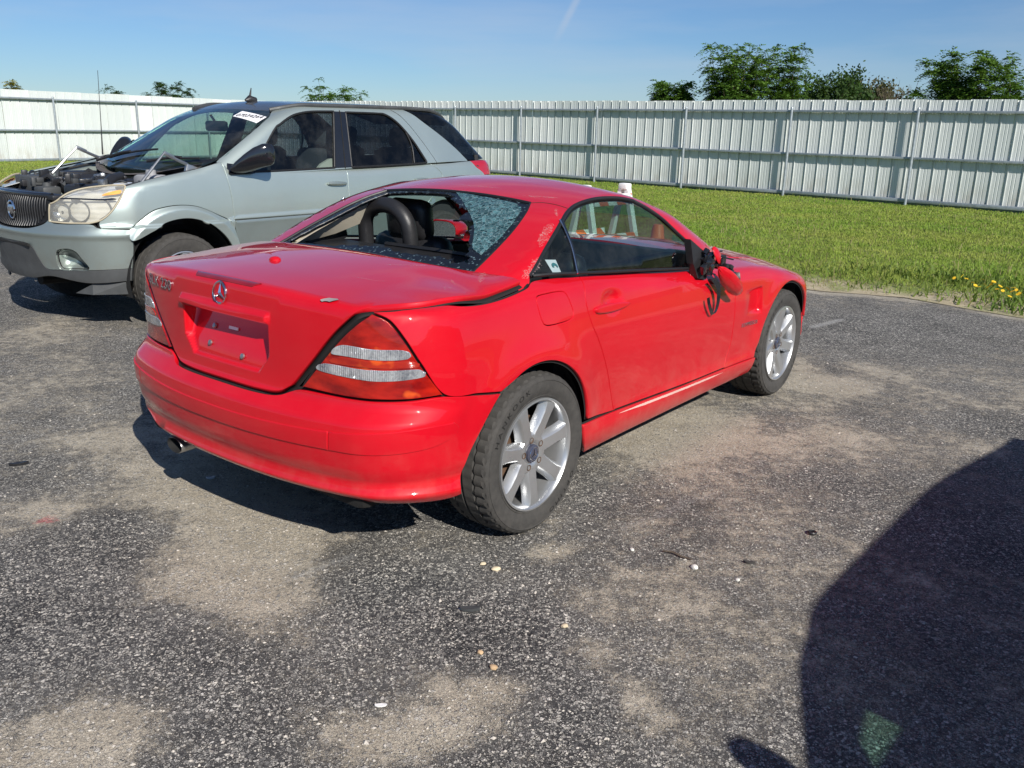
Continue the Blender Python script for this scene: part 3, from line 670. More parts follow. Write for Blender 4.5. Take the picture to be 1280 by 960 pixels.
wl=mirror_obj(wg)
TV,TF=text_geo('KOMPRESSOR',.030,.002,1.05)
kb=stick('wing_lettering',TV,TF,F_wing,(1.895,-.85,.512),(1,0,-.03),(0,0,1),M['chrome'],wg,.002)
# bonnet, nose
hood_o=path([(1.45,-.695,.868),(1.70,-.665,.858),(2.0,-.655,.842),(2.3,-.655,.812),(2.6,-.645,.762),(2.85,-.635,.705)],[(2.85,-.635,.705),(3.02,-.40,.66),(3.08,0,.65),(3.02,.40,.66),(2.85,.635,.705)],
   [(2.85,.635,.705),(2.6,.645,.762),(2.3,.655,.812),(2.0,.655,.842),(1.70,.665,.858),(1.45,.695,.868)],[(1.45,.695,.868),(1.62,.5,.89),(1.70,.2,.895),(1.70,-.2,.895),(1.62,-.5,.89),(1.45,-.695,.868)])
panel('hood',F_red,XB,[hood_o],CAR,[M['red'],M['dark']],h=.05,gap=.002)
nose=path([(2.86,-.83,.45),(2.90,-.81,.52),(2.93,-.76,.60)],[(2.93,-.76,.60),(3.10,-.42,.585),(3.16,0,.58),(3.10,.42,.585),(2.93,.76,.60)],[(2.93,.76,.60),(2.90,.81,.52),(2.86,.83,.45)],[(2.86,.83,.45),(2.80,.83,.24)],[(2.80,.83,.24),(3.0,.6,.22),(3.14,0,.22),(3.0,-.6,.22),(2.80,-.83,.24)],[(2.80,-.83,.24),(2.86,-.83,.45)])
panel('front_bumper',F_red,ZFr,[nose],CAR,[M['red'],M['dark']],h=.05,gap=.002)
hlp=path([(2.95,-.64,.665),(3.04,-.42,.645)],[(3.04,-.42,.645),(3.10,-.42,.592)],[(3.10,-.42,.592),(2.94,-.755,.607)],[(2.94,-.755,.607),(2.95,-.64,.665)])
panel('headlight',F_red,ZFr,[hlp],CAR,[M['lampshell'],M['dark']],h=.03,gap=.002,sides='RL')
gr=path([(3.04,-.40,.645),(3.08,0,.642),(3.04,.40,.645)],[(3.04,.40,.645),(3.10,.40,.592)],[(3.10,.40,.592),(3.16,0,.587),(3.10,-.40,.592)],[(3.10,-.40,.592),(3.04,-.40,.645)])
panel('front_grille',F_red,ZFr,[gr],CAR,[M['black'],M['dark']],h=.04,gap=.002)
# ---- hardtop ----
ws_t=[(1.13,-.56,1.235),(1.16,-.3,1.25),(1.17,0,1.255),(1.16,.3,1.25),(1.13,.56,1.235)]
dlo_up=[(.065,-.744,.972),(.218,-.701,1.057),(.395,-.645,1.140),(.50,-.61,1.180),(.60,-.590,1.203),(.72,-.590,1.213),(.846,-.611,1.211),(.962,-.638,1.194)]
dlo_fr=[(.962,-.638,1.194),(1.075,-.707,1.127),(1.205,-.758,1.031),(1.30,-.78,.96),(1.43,-.80,.862)]
rail=[(1.13,-.56,1.235),(1.0,-.60,1.217),(.962,-.638,1.196)]
cp_b=[(.065,-.744,.972),(.02,-.79,.925),(-.05,-.78,.925),(-.08,-.72,.945),(-.09,-.62,.965)]
rw_b=[(-.09,-.62,.965),(-.10,-.56,.985),(-.13,-.40,.99),(-.15,-.16,.995),(-.15,.16,.995),(-.13,.40,.99),(-.10,.56,.985),(-.09,.62,.965)]
RWs=[(-.055,-.575,.982),(.10,-.548,1.045),(.231,-.522,1.099),(.38,-.475,1.160),(.475,-.430,1.197)]
RWt=[(.475,-.430,1.197),(.470,-.25,1.209),(.466,0,1.212),(.470,.25,1.209),(.475,.430,1.197)]
rw_hole=path(RWs,RWt,[tuple(p) for p in mirp(RWs[::-1])],[(-.055,.575,.982),(-.085,.40,.995),(-.105,.16,1.003),(-.105,-.16,1.003),(-.085,-.40,.995),(-.055,-.575,.982)])
L_=lambda s: [tuple(p) for p in mirp(s)]
roof_o=path(ws_t[::-1],rail,dlo_up[::-1],cp_b,rw_b,L_(cp_b[::-1]),L_(dlo_up),L_(rail[::-1]))
roof=panel('hardtop_roof',F_redroof,XR,[roof_o,rw_hole],CAR,[M['red'],M['dark']],h=.03,gap=.0015,depth=.018)[0]
def F_liner(P): return F_redroof(P)+.030
panel('headliner',F_liner,XR,[roof_o,rw_hole],CAR,[M['beige'],M['beige']],h=.05,gap=-.004,rim=False)
# roof joint seam and scrapes
for P in ([(.47,-.44,1.20),(.50,-.47,1.195),(.515,-.53,1.186),(.51,-.60,1.172)],):
    trim('roof_seam',F_redroof,XR,path(P),.0022,M['dark'],roof,-.0005,'RL',5)
for i,(P,wd) in enumerate([([(.50,.33,1.215),(.58,.25,1.225),(.62,.18,1.23)],.025),([(.55,.08,1.23),(.56,-.10,1.23),(.57,-.20,1.225)],.020),([(.52,-.35,1.215),(.56,-.42,1.21),(.60,-.49,1.20)],.030),([(.36,-.62,1.13),(.28,-.64,1.09),(.20,-.67,1.05)],.030),([(.16,-.70,1.02),(.10,-.72,.99),(.03,-.74,.965)],.035),([(.48,-.56,1.18),(.44,-.58,1.16),(.42,-.60,1.15)],.018),([(.47,.1,1.212),(.472,-.05,1.212),(.472,-.2,1.21)],.012)]):
    scratch(F_redroof,XR,P,wd,roof,40+i,ragged=.75)
# remains of the rear window
mid_b=[(-.055,.575,.982),(-.085,.40,.995),(-.105,.16,1.003),(-.105,-.16,1.003),(-.085,-.40,.995),(-.055,-.575,.982)]
def inner_loop(rg):
    P=[]
    def seg(A,B,n,amp,f):
        for i in range(n):
            t=i/n; P.append(np.array(A)+(np.array(B)-np.array(A))*t+f(t)+rg.normal(0,amp,3)*np.array([1,1,0]))
    o=lambda t:0
    seg((-.035,.548,.99),(.445,.405,1.2),26,.0022,o)                                   # left edge, bare
    seg((.445,.405,1.2),(.438,-.02,1.21),26,.004,o)                                   # top strip
    seg((.438,-.02,1.21),(.33,-.17,1.165),12,.007,o)                                  # the sheet still hanging at the top right
    seg((.33,-.17,1.165),(.20,-.335,1.10),16,.010,lambda t:np.array([.035*math.sin(t*9),.012*math.sin(t*14),0]))
    seg((.20,-.335,1.10),(.05,-.44,1.02),14,.008,o)
    seg((.05,-.44,1.02),(-.005,-.505,1.0),6,.005,o)
    seg((-.005,-.505,1.0),(-.035,-.42,1.0),8,.006,o)
    seg((-.035,-.42,1.0),(-.035,-.10,1.0),24,.007,lambda t:np.array([.018*math.sin(t*5+1),0,0]))
    seg((-.035,-.10,1.0),(-.075,.18,1.0),20,.006,o)
    seg((-.075,.18,1.0),(-.055,.50,.99),18,.003,o)
    return np.array(P)
rg=np.random.default_rng(5)
def F_rwg(P): return F_redroof(P)+.006
rg_in=inner_loop(rg)
glass_o=panel('rear_window_remains',F_rwg,XR,[rw_hole,rg_in],CAR,[M['crumbs'],M['dark']],h=.02,gap=0,rim=True,depth=.007,floor=False,bev=.001)[0]
sheet=path([(.455,-.03,1.2),(.34,-.18,1.165),(.21,-.335,1.10),(.07,-.435,1.03)],[(.07,-.435,1.03),(.055,-.50,1.02)],[(.055,-.50,1.02),(.2,-.487,1.08),(.39,-.435,1.16),(.440,-.385,1.19)],[(.440,-.385,1.19),(.445,-.2,1.2),(.455,-.03,1.2)])
def F_sheet(P): return F_redroof(P)+.0015-.0015*np.sin(P[:,0]*70)*np.sin(P[:,1]*60)
panel('shattered_pane',F_sheet,XR,[sheet],glass_o,[M['shatter'],M['shatter']],h=.012,gap=0,depth=.004,floor=False,bev=.001)
trim('window_gasket',F_redroof,XR,np.vstack([rw_hole,rw_hole[:1]]),.006,M['blacktrim'],roof,-.003,'R',6)
# side windows: black surround, divider, panes
belt=[(1.43,-.80,.858),(1.10,-.795,.887),(.80,-.79,.914),(.40,-.79,.950),(.065,-.744,.972)]
DF=path(dlo_up,dlo_fr,belt)
def F_win(P): return F_redroof(P)+.010
div_a=(.400,-.640,1.142); div_b=(.305,-.79,.958)
q_out=path([div_a,div_b],[div_b,(.2,-.79,.964),(.065,-.744,.972)],[(.065,-.744,.972),(.218,-.701,1.057),div_a])
d_out=path([div_b,div_a],[div_a,(.50,-.61,1.180),(.60,-.590,1.203),(.72,-.590,1.213),(.846,-.611,1.211),(.962,-.638,1.194)],dlo_fr,[(1.43,-.80,.860),(1.10,-.795,.887),(.80,-.79,.914),(.40,-.79,.949),div_b])
qg=panel('quarter_window',F_win,XR,[q_out],CAR,[M['glass_red'],M['black']],h=.03,gap=.006,depth=.004,floor=False,sides='RL')
sg=panel('side_window',F_win,XR,[d_out],CAR,[M['glass_red'],M['black']],h=.035,gap=.006,depth=.004,floor=False)[0]; sg.parent=dr
dlo_fl=[(.962,-.638,1.194),(1.14,-.68,1.138),(1.31,-.735,1.043),(1.43,-.77,.958),(1.56,-.80,.855)]; belt_l=[(1.56,-.80,.850),(1.10,-.795,.887),(.80,-.79,.914),(.40,-.79,.950),(.065,-.744,.972)]
d_l=path([div_b,div_a],[div_a,(.50,-.61,1.180),(.60,-.590,1.203),(.72,-.590,1.213),(.846,-.611,1.211),(.962,-.638,1.194)],dlo_fl,[(1.56,-.80,.853),(1.10,-.795,.887),(.80,-.79,.914),(.40,-.79,.949),div_b])
sgl=panel('side_window',F_win,XR,[d_l],CAR,[M['glass_red'],M['black']],h=.035,gap=.006,depth=.004,floor=False)[0]; s2=mirror_obj(sgl); s2.parent=dl; bpy.data.objects.remove(sgl)
wt=trim('window_seal',F_redroof,XR,path(dlo_up,dlo_fr),.0085,M['blacktrim'],roof,-.0055,'R',8); wt=trim('window_seal',F_redroof,XR,path(L_(dlo_up),L_(dlo_fl)),.0085,M['blacktrim'],roof,-.0055,'R',8)
trim('belt_seal',F_redroof,XR,path(belt),.007,M['blacktrim'],CAR,-.004,'RL',6)
def divider(nm,a,b,r,mt,lift):
    Q,G=onto(F_redroof,XR,np.array([a,(np.array(a)+b)/2,b])); Q=Q+G*lift; Q[1]=Q[1]*.45+(Q[0]+Q[2])*.275; mb=MB(); mb.tube([tuple(v) for v in cat(list(Q),.02)]+[tuple(Q[2])],r,8); o=mb.build(nm,mt,CAR); mirror_obj(o)
divider('window_divider',div_a,div_b,.009,M['blackgloss'],-.001)
divider('divider_strip',(.394,-.640,1.142),(.297,-.79,.958),.003,M['chrome'],.007)
# pass sticker on the quarter window
sv=MB(); sv.box((0,0,0),(.044,.046,.0012)); stk=stick('window_sticker',np.array(sv.v),sv.f,F_win,(.195,-.74,.992),(1,0,-.1),(.1,.1,1),simple('pale_sticker',(.26,.33,.34),.5),qg[0],.002)
a1=[(.013*math.cos(t),.013*math.sin(t)-.002,.0) for t in np.linspace(-.2,math.pi+.2,14)]; a2=[(.007*math.cos(t)+.001,.007*math.sin(t)-.006,0) for t in np.linspace(math.pi+.2,-.2,14)]
av=MB(); av.add(a1+a2[::-1],[(i,i+1,14+i+1,14+i) for i in range(13)]); stick('sticker_print',np.array(av.v),av.f,F_win,(.197,-.74,.992),(1,0,-.1),(.1,.1,1),simple('dark_teal_ink',(.02,.10,.11),.5),qg[0],.0042)
# windscreen and its pillars
F_ws=F_redroof
wsb=[(1.62,-.735,.885),(1.75,-.5,.91),(1.82,-.2,.925),(1.82,.2,.925),(1.75,.5,.91),(1.62,.735,.885)]
wo_=path(ws_t,[ws_t[-1],(1.38,.665,1.06),(1.62,.735,.885)],wsb[::-1],[(1.62,-.735,.885),(1.38,-.665,1.06),ws_t[0]])
ap_r=path([(1.13,-.56,1.235),(1.38,-.665,1.06),(1.62,-.735,.885)],[(1.62,-.735,.885),(1.60,-.80,.85),(1.45,-.80,.858)],[(1.45,-.80,.858),(1.315,-.78,.96),(1.215,-.758,1.031),(1.075,-.707,1.127),(.962,-.638,1.196)],rail[::-1][0:3])
panel('windscreen_pillar',F_redroof,XR,[ap_r],CAR,[M['red'],M['dark']],h=.025,gap=.0015)
ap_l=path(L_([(1.13,-.56,1.235),(1.38,-.665,1.06),(1.62,-.735,.885)]),L_([(1.62,-.735,.885),(1.64,-.79,.85),(1.56,-.80,.855)]),L_([(1.56,-.80,.855),(1.43,-.77,.96),(1.31,-.735,1.045),(1.14,-.68,1.14),(.962,-.638,1.196)]),L_(rail[::-1]))
panel('windscreen_pillar',F_redroof,XR,[ap_l],CAR,[M['red'],M['dark']],h=.025,gap=.0015)
panel('windscreen',F_win,XR,[wo_],CAR,[M['glass_ws'],M['black']],h=.05,gap=-.004,depth=.004,floor=False)
# broken right mirror: base, housing torn open and hanging, strap
mb=MB()
sail=[(1.205,-.775,1.015),(1.30,-.80,.955),(1.375,-.80,.86),(1.35,-.80,.815),(1.26,-.80,.83),(1.225,-.79,.90)]
rm=bpy.data.objects.new('door_mirror',None); COL.objects.link(rm); rm.parent=CAR; rm.empty_display_size=.05
k=len(sail); mb.add([tuple(p) for p in sail]+[(p[0],p[1]-.035,p[2]) for p in sail],[tuple(range(k))[::-1],tuple(range(k,2*k))]+[(i,(i+1)%k,k+(i+1)%k,k+i) for i in range(k)])
mb.build('mirror_base',M['black'],rm,False)
rgm=np.random.default_rng(3)
c=MB()
for i in range(16):
    p=np.array([1.31,-.86,.90])+rgm.normal(0,.65,3)*np.array([.035,.020,.035]); c.box(tuple(p),tuple(rgm.uniform(.015,.05,3)),0,Matrix.Rotation(rgm.uniform(0,3),3,Vector(rgm.normal(0,1,3)).normalized()),.003)
for i in range(5):
    a=np.array([1.28,-.83,.92]); b=a+rgm.normal(0,.03,3)+np.array([.07,-.05,-.03]); c.tube([a,(a+b)/2+rgm.normal(0,.02,3),b],.004,5)
c.build('mirror_mechanism',M['blackgloss'],rm,True,30)
# red cap fragment and open shell
def shell(name,cent,ax,rad,mat,cut,seed,nu=22,nv=12):
    rs=np.random.default_rng(seed); V=[];Fc=[]
    for i in range(nu+1):
        for j in range(nv+1):
            t=-math.pi*cut+2*math.pi*cut*i/nu; f=math.pi*(.04+.92*j/nv)
            V.append(np.array([rad[0]*math.cos(f),rad[1]*math.sin(f)*math.cos(t),rad[2]*math.sin(f)*math.sin(t)])*(1+rs.normal(0,.02)))
    for i in range(nu):
        for j in range(nv): Fc.append((i*(nv+1)+j,i*(nv+1)+j+1,(i+1)*(nv+1)+j+1,(i+1)*(nv+1)+j))
    V=np.array(V)@np.array(ax).T+np.array(cent); o=mesh(name,V,Fc,[mat],rm,True)
    so=o.modifiers.new('thickness','SOLIDIFY'); so.thickness=.004; so.offset=-1; o.data.materials.append(M['black']); so.material_offset=1; return o
def axes(d,upish):
    d=np.array(d,float); d/=np.linalg.norm(d); u=np.array(upish,float); u-=d*(u@d); u/=np.linalg.norm(u); return np.stack([d,u,np.cross(d,u)],1)
shell('mirror_cap',(1.335,-.882,.935),axes((.55,-.2,-.80),(.1,-1,.2)),(.048,.020,.034),M['red'],.34,1)
shell('mirror_housing',(1.480,-.895,.802),axes((.80,-.05,-.52),(-.50,-1,-.55)),(.145,.040,.050),M['red'],.31,2)
ins=MB(); 
for i in range(14):
    t=rgm.uniform(-.11,.07); p=np.array([1.475,-.895,.835])+np.array([.80,-.05,-.52])*t+rgm.normal(0,.014,3); ins.box(tuple(p),tuple(rgm.uniform(.015,.045,3)),0,Matrix.Rotation(rgm.uniform(0,3),3,Vector(rgm.normal(0,1,3)).normalized()),.003)
ins.build('mirror_inside',M['black'],rm,True,30)
sp=MB(); P=cat([(1.345,-.868,.825),(1.40,-.872,.78),(1.430,-.866,.71),(1.420,-.862,.655),(1.385,-.862,.645),(1.335,-.864,.70),(1.318,-.862,.745)],.01)
Q=[]; 
for i,p in enumerate(P):
    wd=.014*(1-.55*i/len(P)); Q+=[(p[0]-wd,p[1]-.002,p[2]-wd*.4),(p[0]+wd,p[1]-.010,p[2]+wd*.4)]
sp.add(Q,[(2*i,2*i+1,2*i+3,2*i+2) for i in range(len(P)-1)]); so_=sp.build('mirror_ribbon',M['blackgloss'],rm,True); 
# left mirror, whole
lm_=bpy.data.objects.new('door_mirror',None); COL.objects.link(lm_); lm_.parent=CAR
hs=MB(); V=[];Fc=[]
for i,(x,s) in enumerate(((1.70,.35),(1.69,.62),(1.65,.86),(1.58,.98),(1.535,1.0))):
    for j in range(20):
        t=2*math.pi*j/20; c_,s_=math.cos(t),math.sin(t); e=.72
        V.append((x,1.045+.125*s*math.copysign(abs(c_)**e,c_),.865+.070*s*math.copysign(abs(s_)**e,s_)))
for i in range(4):
    for j in range(20): Fc.append((i*20+j,i*20+(j+1)%20,(i+1)*20+(j+1)%20,(i+1)*20+j))
Fc.append(tuple(range(20))); hs.add(V,Fc); hs.tube([(1.52,.80,.85),(1.57,.90,.845),(1.60,.96,.85)],[.045,.035,.03],10); hs.build('mirror_housing',M['red'],lm_,True,40)
mg=MB(); mg.add([(1.541,1.045+.112*math.copysign(abs(math.cos(t))**.72,math.cos(t)),.865+.058*math.copysign(abs(math.sin(t))**.72,math.sin(t))) for t in np.linspace(0,2*math.pi,24,endpoint=False)],[tuple(range(24))]); mg.build('mirror_glass',M['chrome'],lm_,False)
bz=MB(); bz.tube([(1.536,1.045+.118*math.copysign(abs(math.cos(t))**.72,math.cos(t)),.865+.064*math.copysign(abs(math.sin(t))**.72,math.sin(t))) for t in np.linspace(0,2*math.pi,25)],.006,6,cap=False); bz.build('mirror_rim',M['red'],lm_)
# ---- cabin ----
tub=MB(); tub.box((.95,0,.30),(2.2,1.5,.04)); tub.box((.05,0,.62),(.06,1.45,.66),0); tub.box((1.78,0,.60),(.05,1.45,.55))
tub.box((.20,0,.94),(.30,1.40,.035),0,None,.012)
for s in (-1,1): tub.box((.95,s*.745,.56),(1.5,.05,.54)); 
tub.build('cabin_lining',M['black'],CAR,True,30)
sh=MB(); sh.box((.06,0,.962),(.12,1.18,.020),0,Matrix.Rotation(.15,3,'Y'),.008); sh.build('parcel_shelf',M['blackgloss'],CAR)
bt_=MB(); T0=[(-.02,.555,.985),(.10,.545,1.035),(.22,.522,1.082),(.34,.487,1.132),(.43,.450,1.170)]; dr_=[.012,.05,.075,.085,.085]
bt_.add([(a,b-.012,c_-.016) for a,b,c_ in T0]+[(a+.05,b+.045,c_-.016-d) for (a,b,c_),d in zip(T0,dr_)],[(i,i+1,6+i,5+i) for i in range(4)]); bt_.build('inner_pillar_trim',M['beige'],CAR,True)
wk=MB(); wk.tube([(.34,.30,.962),(.335,.0,.965),(.33,-.34,.962)],.012,6); wk.build('shelf_rail',M['blacktrim'],CAR)
for s in (-1,1):
    pil=MB(); pil.box((.16,s*.60,.985),(.30,.10,.10),0,Matrix.Rotation(-.45,3,'Y'),.03) if s<0 else pil.box((.22,.635,.950),(.34,.06,.07),0,Matrix.Rotation(-.25,3,'Y'),.02); pil.build('pillar_trim',M['greytrim'] if s<0 else M['black'],CAR)
def seat(y):
    s=bpy.data.objects.new('seat',None); COL.objects.link(s); s.parent=CAR
    a=MB(); a.box((.95,y,.46),(.50,.48,.14),0,Matrix.Rotation(-.08,3,'Y'),.05); a.build('seat_cushion',M['leather'],s,True,60)
    b=MB(); b.box((.66,y,.70),(.13,.48,.58),0,Matrix.Rotation(-.24,3,'Y'),.06); b.build('seat_back',M['leather'],s,True,60)
    h=MB(); h.box((.585,y,1.050),(.105,.270,.205),0,Matrix.Rotation(-.12,3,'Y'),.048); h.build('headrest',M['leather'],s,True,60)
    p=MB(); 
    for d in (-.05,.05): p.tube([(.60,y+d,.90),(.59,y+d,1.0)],.007,8)
    p.build('headrest_post',M['chrome'],s)
    hp=MB(); P=[(.44,y-.148,.86),(.435,y-.150,.97),(.425,y-.138,1.06),(.42,y-.085,1.112),(.42,y,1.130),(.42,y+.085,1.112),(.425,y+.138,1.06),(.435,y+.150,.97),(.44,y+.148,.86)]
    hp.tube([tuple(v) for v in cat(P,.02)]+[P[-1]],.037,18); r=hp.build('roll_hoop',M['leather'],CAR,True,60)
seat(.385); seat(-.385)
ds=MB(); ds.box((1.62,0,.78),(.30,1.42,.22),0,Matrix.Rotation(.2,3,'Y'),.05); ds.box((1.20,0,.52),(.9,.20,.20),0,None,.04); ds.build('dashboard',M['black'],CAR,True,40)
sw=MB(); cs=Vector((1.36,.385,.80)); 
R_=Matrix.Rotation(-.45,3,'Y'); P=[cs+R_@Vector((0,.185*math.cos(t),.185*math.sin(t))) for t in np.linspace(0,2*math.pi,33)]; sw.tube(P,.015,8,cap=False)
for t in (0,math.pi,-math.pi/2): sw.tube([cs,cs+R_@Vector((0,.18*math.cos(t),.18*math.sin(t)))],.014,6)
sw.box(tuple(cs),(.05,.13,.11),0,R_,.02); sw.build('steering_wheel',M['leather'],CAR,True,40)
im=MB(); im.box((1.28,0,1.165),(.03,.20,.055),0,None,.012); im.tube([(1.29,0,1.17),(1.32,0,1.205)],.008,6); im.build('rear_view_mirror',M['black'],CAR)
# ---- underside, wheel wells, wheels, exhaust ----
ub=MB(); ub.box((1.15,0,.235),(3.3,1.0,.05)); ub.box((1.2,0,.23),(1.6,1.60,.04)); ub.box((-.45,0,.33),(.5,1.3,.16),0,None,.04); ub.build('underbody',M['dark'],CAR)
for cx in (-.01,2.40):
    for s in (-1,1):
        wl_=MB(); V=[];Fc=[]
        for i,a in enumerate(np.linspace(-.15,math.pi+.15,22)):
            for y,r in ((.80,.372),(.55,.385),(.50,.30),(.48,.0)):
                V.append((cx+r*math.cos(a),s*y,.316+r*math.sin(a)))
        for i in range(21):
            for j in range(3): Fc.append((i*4+j,i*4+j+1,(i+1)*4+j+1,(i+1)*4+j))
        wl_.add(V,Fc); wl_.build('wheel_well',M['dark'],CAR,True)
for cx,rt in ((0,.22),(2.40,.62)):
    for s in (-1,1): coupe_wheel(CAR,cx,s,rt+(.0 if s<0 else .3))
ex=MB(); V=[]; n=28
def tip(c,x,a,b): return [(x,c[0]+a*math.cos(t),c[1]+b*math.sin(t)) for t in np.linspace(0,2*math.pi,n,endpoint=False)]
rings=[tip((.352,.268),-.50,.045,.030),tip((.352,.268),-.765,.052,.032),tip((.352,.268),-.770,.050,.030),tip((.352,.268),-.765,.047,.027),tip((.352,.268),-.60,.045,.026)]
for r in rings: V+=r
ex.add(V[:3*n],[(i*n+j,i*n+(j+1)%n,(i+1)*n+(j+1)%n,(i+1)*n+j) for i in range(2) for j in range(n)],0); ex.add(V[2*n:],[(i*n+j,i*n+(j+1)%n,(i+1)*n+(j+1)%n,(i+1)*n+j) for i in range(2) for j in range(n)],1); ex.add(tip((.352,.268),-.61,.045,.026),[tuple(range(n))],1)
ex.build('exhaust_tip',[M['steel'],M['dark']],CAR,True,50)
# ---------- silver green suv: same idea (x forward from rear axle, y left, z up) ----------
_sP=spl([-.9,-.6,-.2,.3,1.2,2.5,3.0,3.3,3.5,3.7,3.85],[.76,.84,.88,.893,.90,.90,.898,.88,.85,.79,.70])
_sV=spl([.18,.26,.36,.48,.60,.70,.745,.765,.80,.92,1.05,1.14,1.25],[-.10,-.05,-.012,.004,.010,.016,.020,.0,.0,-.006,-.022,-.046,-.085])
_sF=spl([.18,.26,.34,.40,.47,.55,.65,.70,.74,.78,.86,.95,1.02,1.1],[3.60,3.70,3.755,3.77,3.775,3.785,3.795,3.80,3.785,3.762,3.765,3.745,3.69,3.55])
_sR=spl([.25,.4,.5,.62,.70,.85,1.0,1.15,1.3],[-.86,-.95,-.98,-.98,-.95,-.95,-.94,-.89,-.79])
_sT=spl([-.9,0,1.2,2.3,2.55,2.75,2.95,3.2,3.35,3.5,3.7,3.9],[1.15,1.15,1.115,1.16,1.205,1.155,1.115,1.07,1.045,1.01,.955,.88])
def F_suv(P):
    x,y,z=P[:,0],np.abs(P[:,1]),P[:,2]
    w=_sP(x)+_sV(z)
    side=y-w
    rear=(_sR(z)+.16*(np.minimum(y,.9)/.85)**2.6)-x
    front=x-(_sF(z)-.30*(np.minimum(y,.9)/.85)**2.3)
    top=z-(_sT(x)+.03-.03*(y/.8)**2)
    a=rmax(side,rear,.12); a=rmax(a,front,.16)
    return np.maximum(rmax(a,top,.05),.20-z)
_sgT=spl([-.9,-.5,0,.5,1.1,1.7,2.0],[1.60,1.635,1.657,1.668,1.668,1.652,1.63])
def F_suvroof(P):
    x,y,z=P[:,0],np.abs(P[:,1]),P[:,2]
    hw=.866-.325*(z-1.10)-.12*sst(.2,-.8,x)-.02*sst(2.0,2.8,x)
    side=y-hw
    top=z-(_sgT(x)-.035*(y/.65)**2)
    wind=z-(1.600-(x-1.93)*.545-.06*(y/.7)**2)
    back=z-(1.60+(x+.25)*.78-.06*(y/.7)**2)
    r=rmax(top,wind*.878,.12); r=rmax(r,back*.85,.18)
    return rmax(side,r,.07)

def F_flare(P):
    x,z=P[:,0],P[:,2]; f=F_suv(P)
    for cx in (.10,2.96):
        r=np.hypot(x-cx,z-.361); f=np.where(np.abs(x-cx)<.7,f-.034*sst(.545,.492,r),f)
    return f
# ================= the sage green suv =================
SUV_POSE=(-1.355,9.361,.91206+math.pi)
SUV=thing('suv_car','sage silver suv with its hood missing and engine bay open','car',(SUV_POSE[0],SUV_POSE[1],0),SUV_POSE[2])
XS=XFan(.62,.95,2.5); ZS=ZFan(2.6,.95,2.5,-1); ZSr=ZFan(.4,.95,2.5); XSR=XFan(1.0,.75,2.5)
my=lambda s:[(p[0],-p[1],p[2]) for p in s]
def suv_wheel(parent,x,side,rot=0.):
    w=bpy.data.objects.new('wheel',None); COL.objects.link(w); w.parent=parent; w.location=(x,side*.79,.335); w.rotation_euler=(0,0,0 if side<0 else math.pi)
    tyre_obj(w,.343,.225,.212,seg=120,lat=3)
    mb=MB(); mb.lathe([(-.085,.2155),(-.098,.215),(-.100,.207),(-.090,.200),(-.02,.192),(.07,.19),(.09,.212)],72,'y')
    for i in range(6):
        t0=2*math.pi*i/6+rot; rows=[]
        for r,wd,y,dp in ((.05,.07,-.075,.03),(.10,.066,-.088,.035),(.16,.075,-.094,.03),(.203,.098,-.088,.02)):
            c,s=math.cos(t0),math.sin(t0); rows.append([(r*c-u*s,yy,r*s+u*c) for u,yy in ((-wd/2-.01,y+dp),(-wd/2,y+.006),(-wd/2+.008,y),(wd/2-.008,y),(wd/2,y+.006),(wd/2+.01,y+dp))])
        V=[p for r_ in rows for p in r_]; mb.add(V,[(a*6+b,a*6+b+1,(a+1)*6+b+1,(a+1)*6+b) for a in range(3) for b in range(5)])
    mb.lathe([(-.05,.08),(-.078,.078),(-.085,.06),(-.085,.0)],36,'y'); mb.build('rim',[M['alloy']],w,True,35)
    d=MB(); d.lathe([(-.03,0),(-.03,.15),(-.01,.15),(-.01,0)],36,'y'); d.build('brake_disc',M['brake'],w)
    return w
# --- left/right body sides (drawn on the left, y>0, mirrored through XFan of -y: use y<0 coordinates) ---
fl_top=[(3.325,-.82,1.033),(3.10,-.82,1.077),(2.905,-.83,1.112),(2.70,-.84,1.155),(2.55,-.85,1.200)]
fl_gap=[(2.55,-.85,1.200),(2.535,-.88,1.08),(2.515,-.895,.902),(2.512,-.90,.79)]
fa_o=[(2.512,-.93,.70),(2.56,-.93,.755),(2.657,-.93,.805),(2.815,-.925,.873),(2.96,-.92,.892),(3.10,-.91,.880),(3.20,-.905,.848),(3.339,-.90,.752)]
fa_i=[(2.532,-.93,.40),(2.545,-.93,.50),(2.60,-.93,.610),(2.70,-.93,.705),(2.82,-.93,.770),(2.95,-.93,.793),(3.09,-.93,.776),(3.20,-.93,.722),(3.30,-.92,.630),(3.358,-.91,.520),(3.375,-.90,.46)]
fend=panel('front_fender',F_suv,XS,[path([(3.340,-.90,.752),(3.20,-.905,.850),(3.10,-.91,.882),(2.96,-.92,.894),(2.815,-.925,.875),(2.657,-.93,.807),(2.56,-.93,.757),(2.518,-.93,.69),(2.512,-.90,.77)],fl_gap[::-1],fl_top[::-1],[(3.325,-.82,1.033),(3.366,-.84,.970),(3.422,-.826,.889),(3.467,-.80,.834),(3.508,-.765,.797),(3.514,-.776,.752)],[(3.514,-.776,.752),(3.34,-.90,.752)])],SUV,[M['silver'],M['dark']],h=.035,sides='RL')
flare=panel('arch_flare',F_flare,XS,[path([(3.365,-.905,.735),(3.339,-.90,.752),(3.20,-.905,.848),(3.10,-.91,.880),(2.96,-.92,.892),(2.815,-.925,.873),(2.657,-.93,.805),(2.56,-.93,.752),(2.518,-.935,.685),(2.50,-.935,.56),(2.497,-.93,.40)],[(2.497,-.93,.40),fa_i[0]],fa_i[:-3],[fa_i[-4],(3.355,-.90,.66),(3.365,-.905,.735)])],SUV,[M['silver'],M['dark']],h=.012,gap=.001,sides='RL')
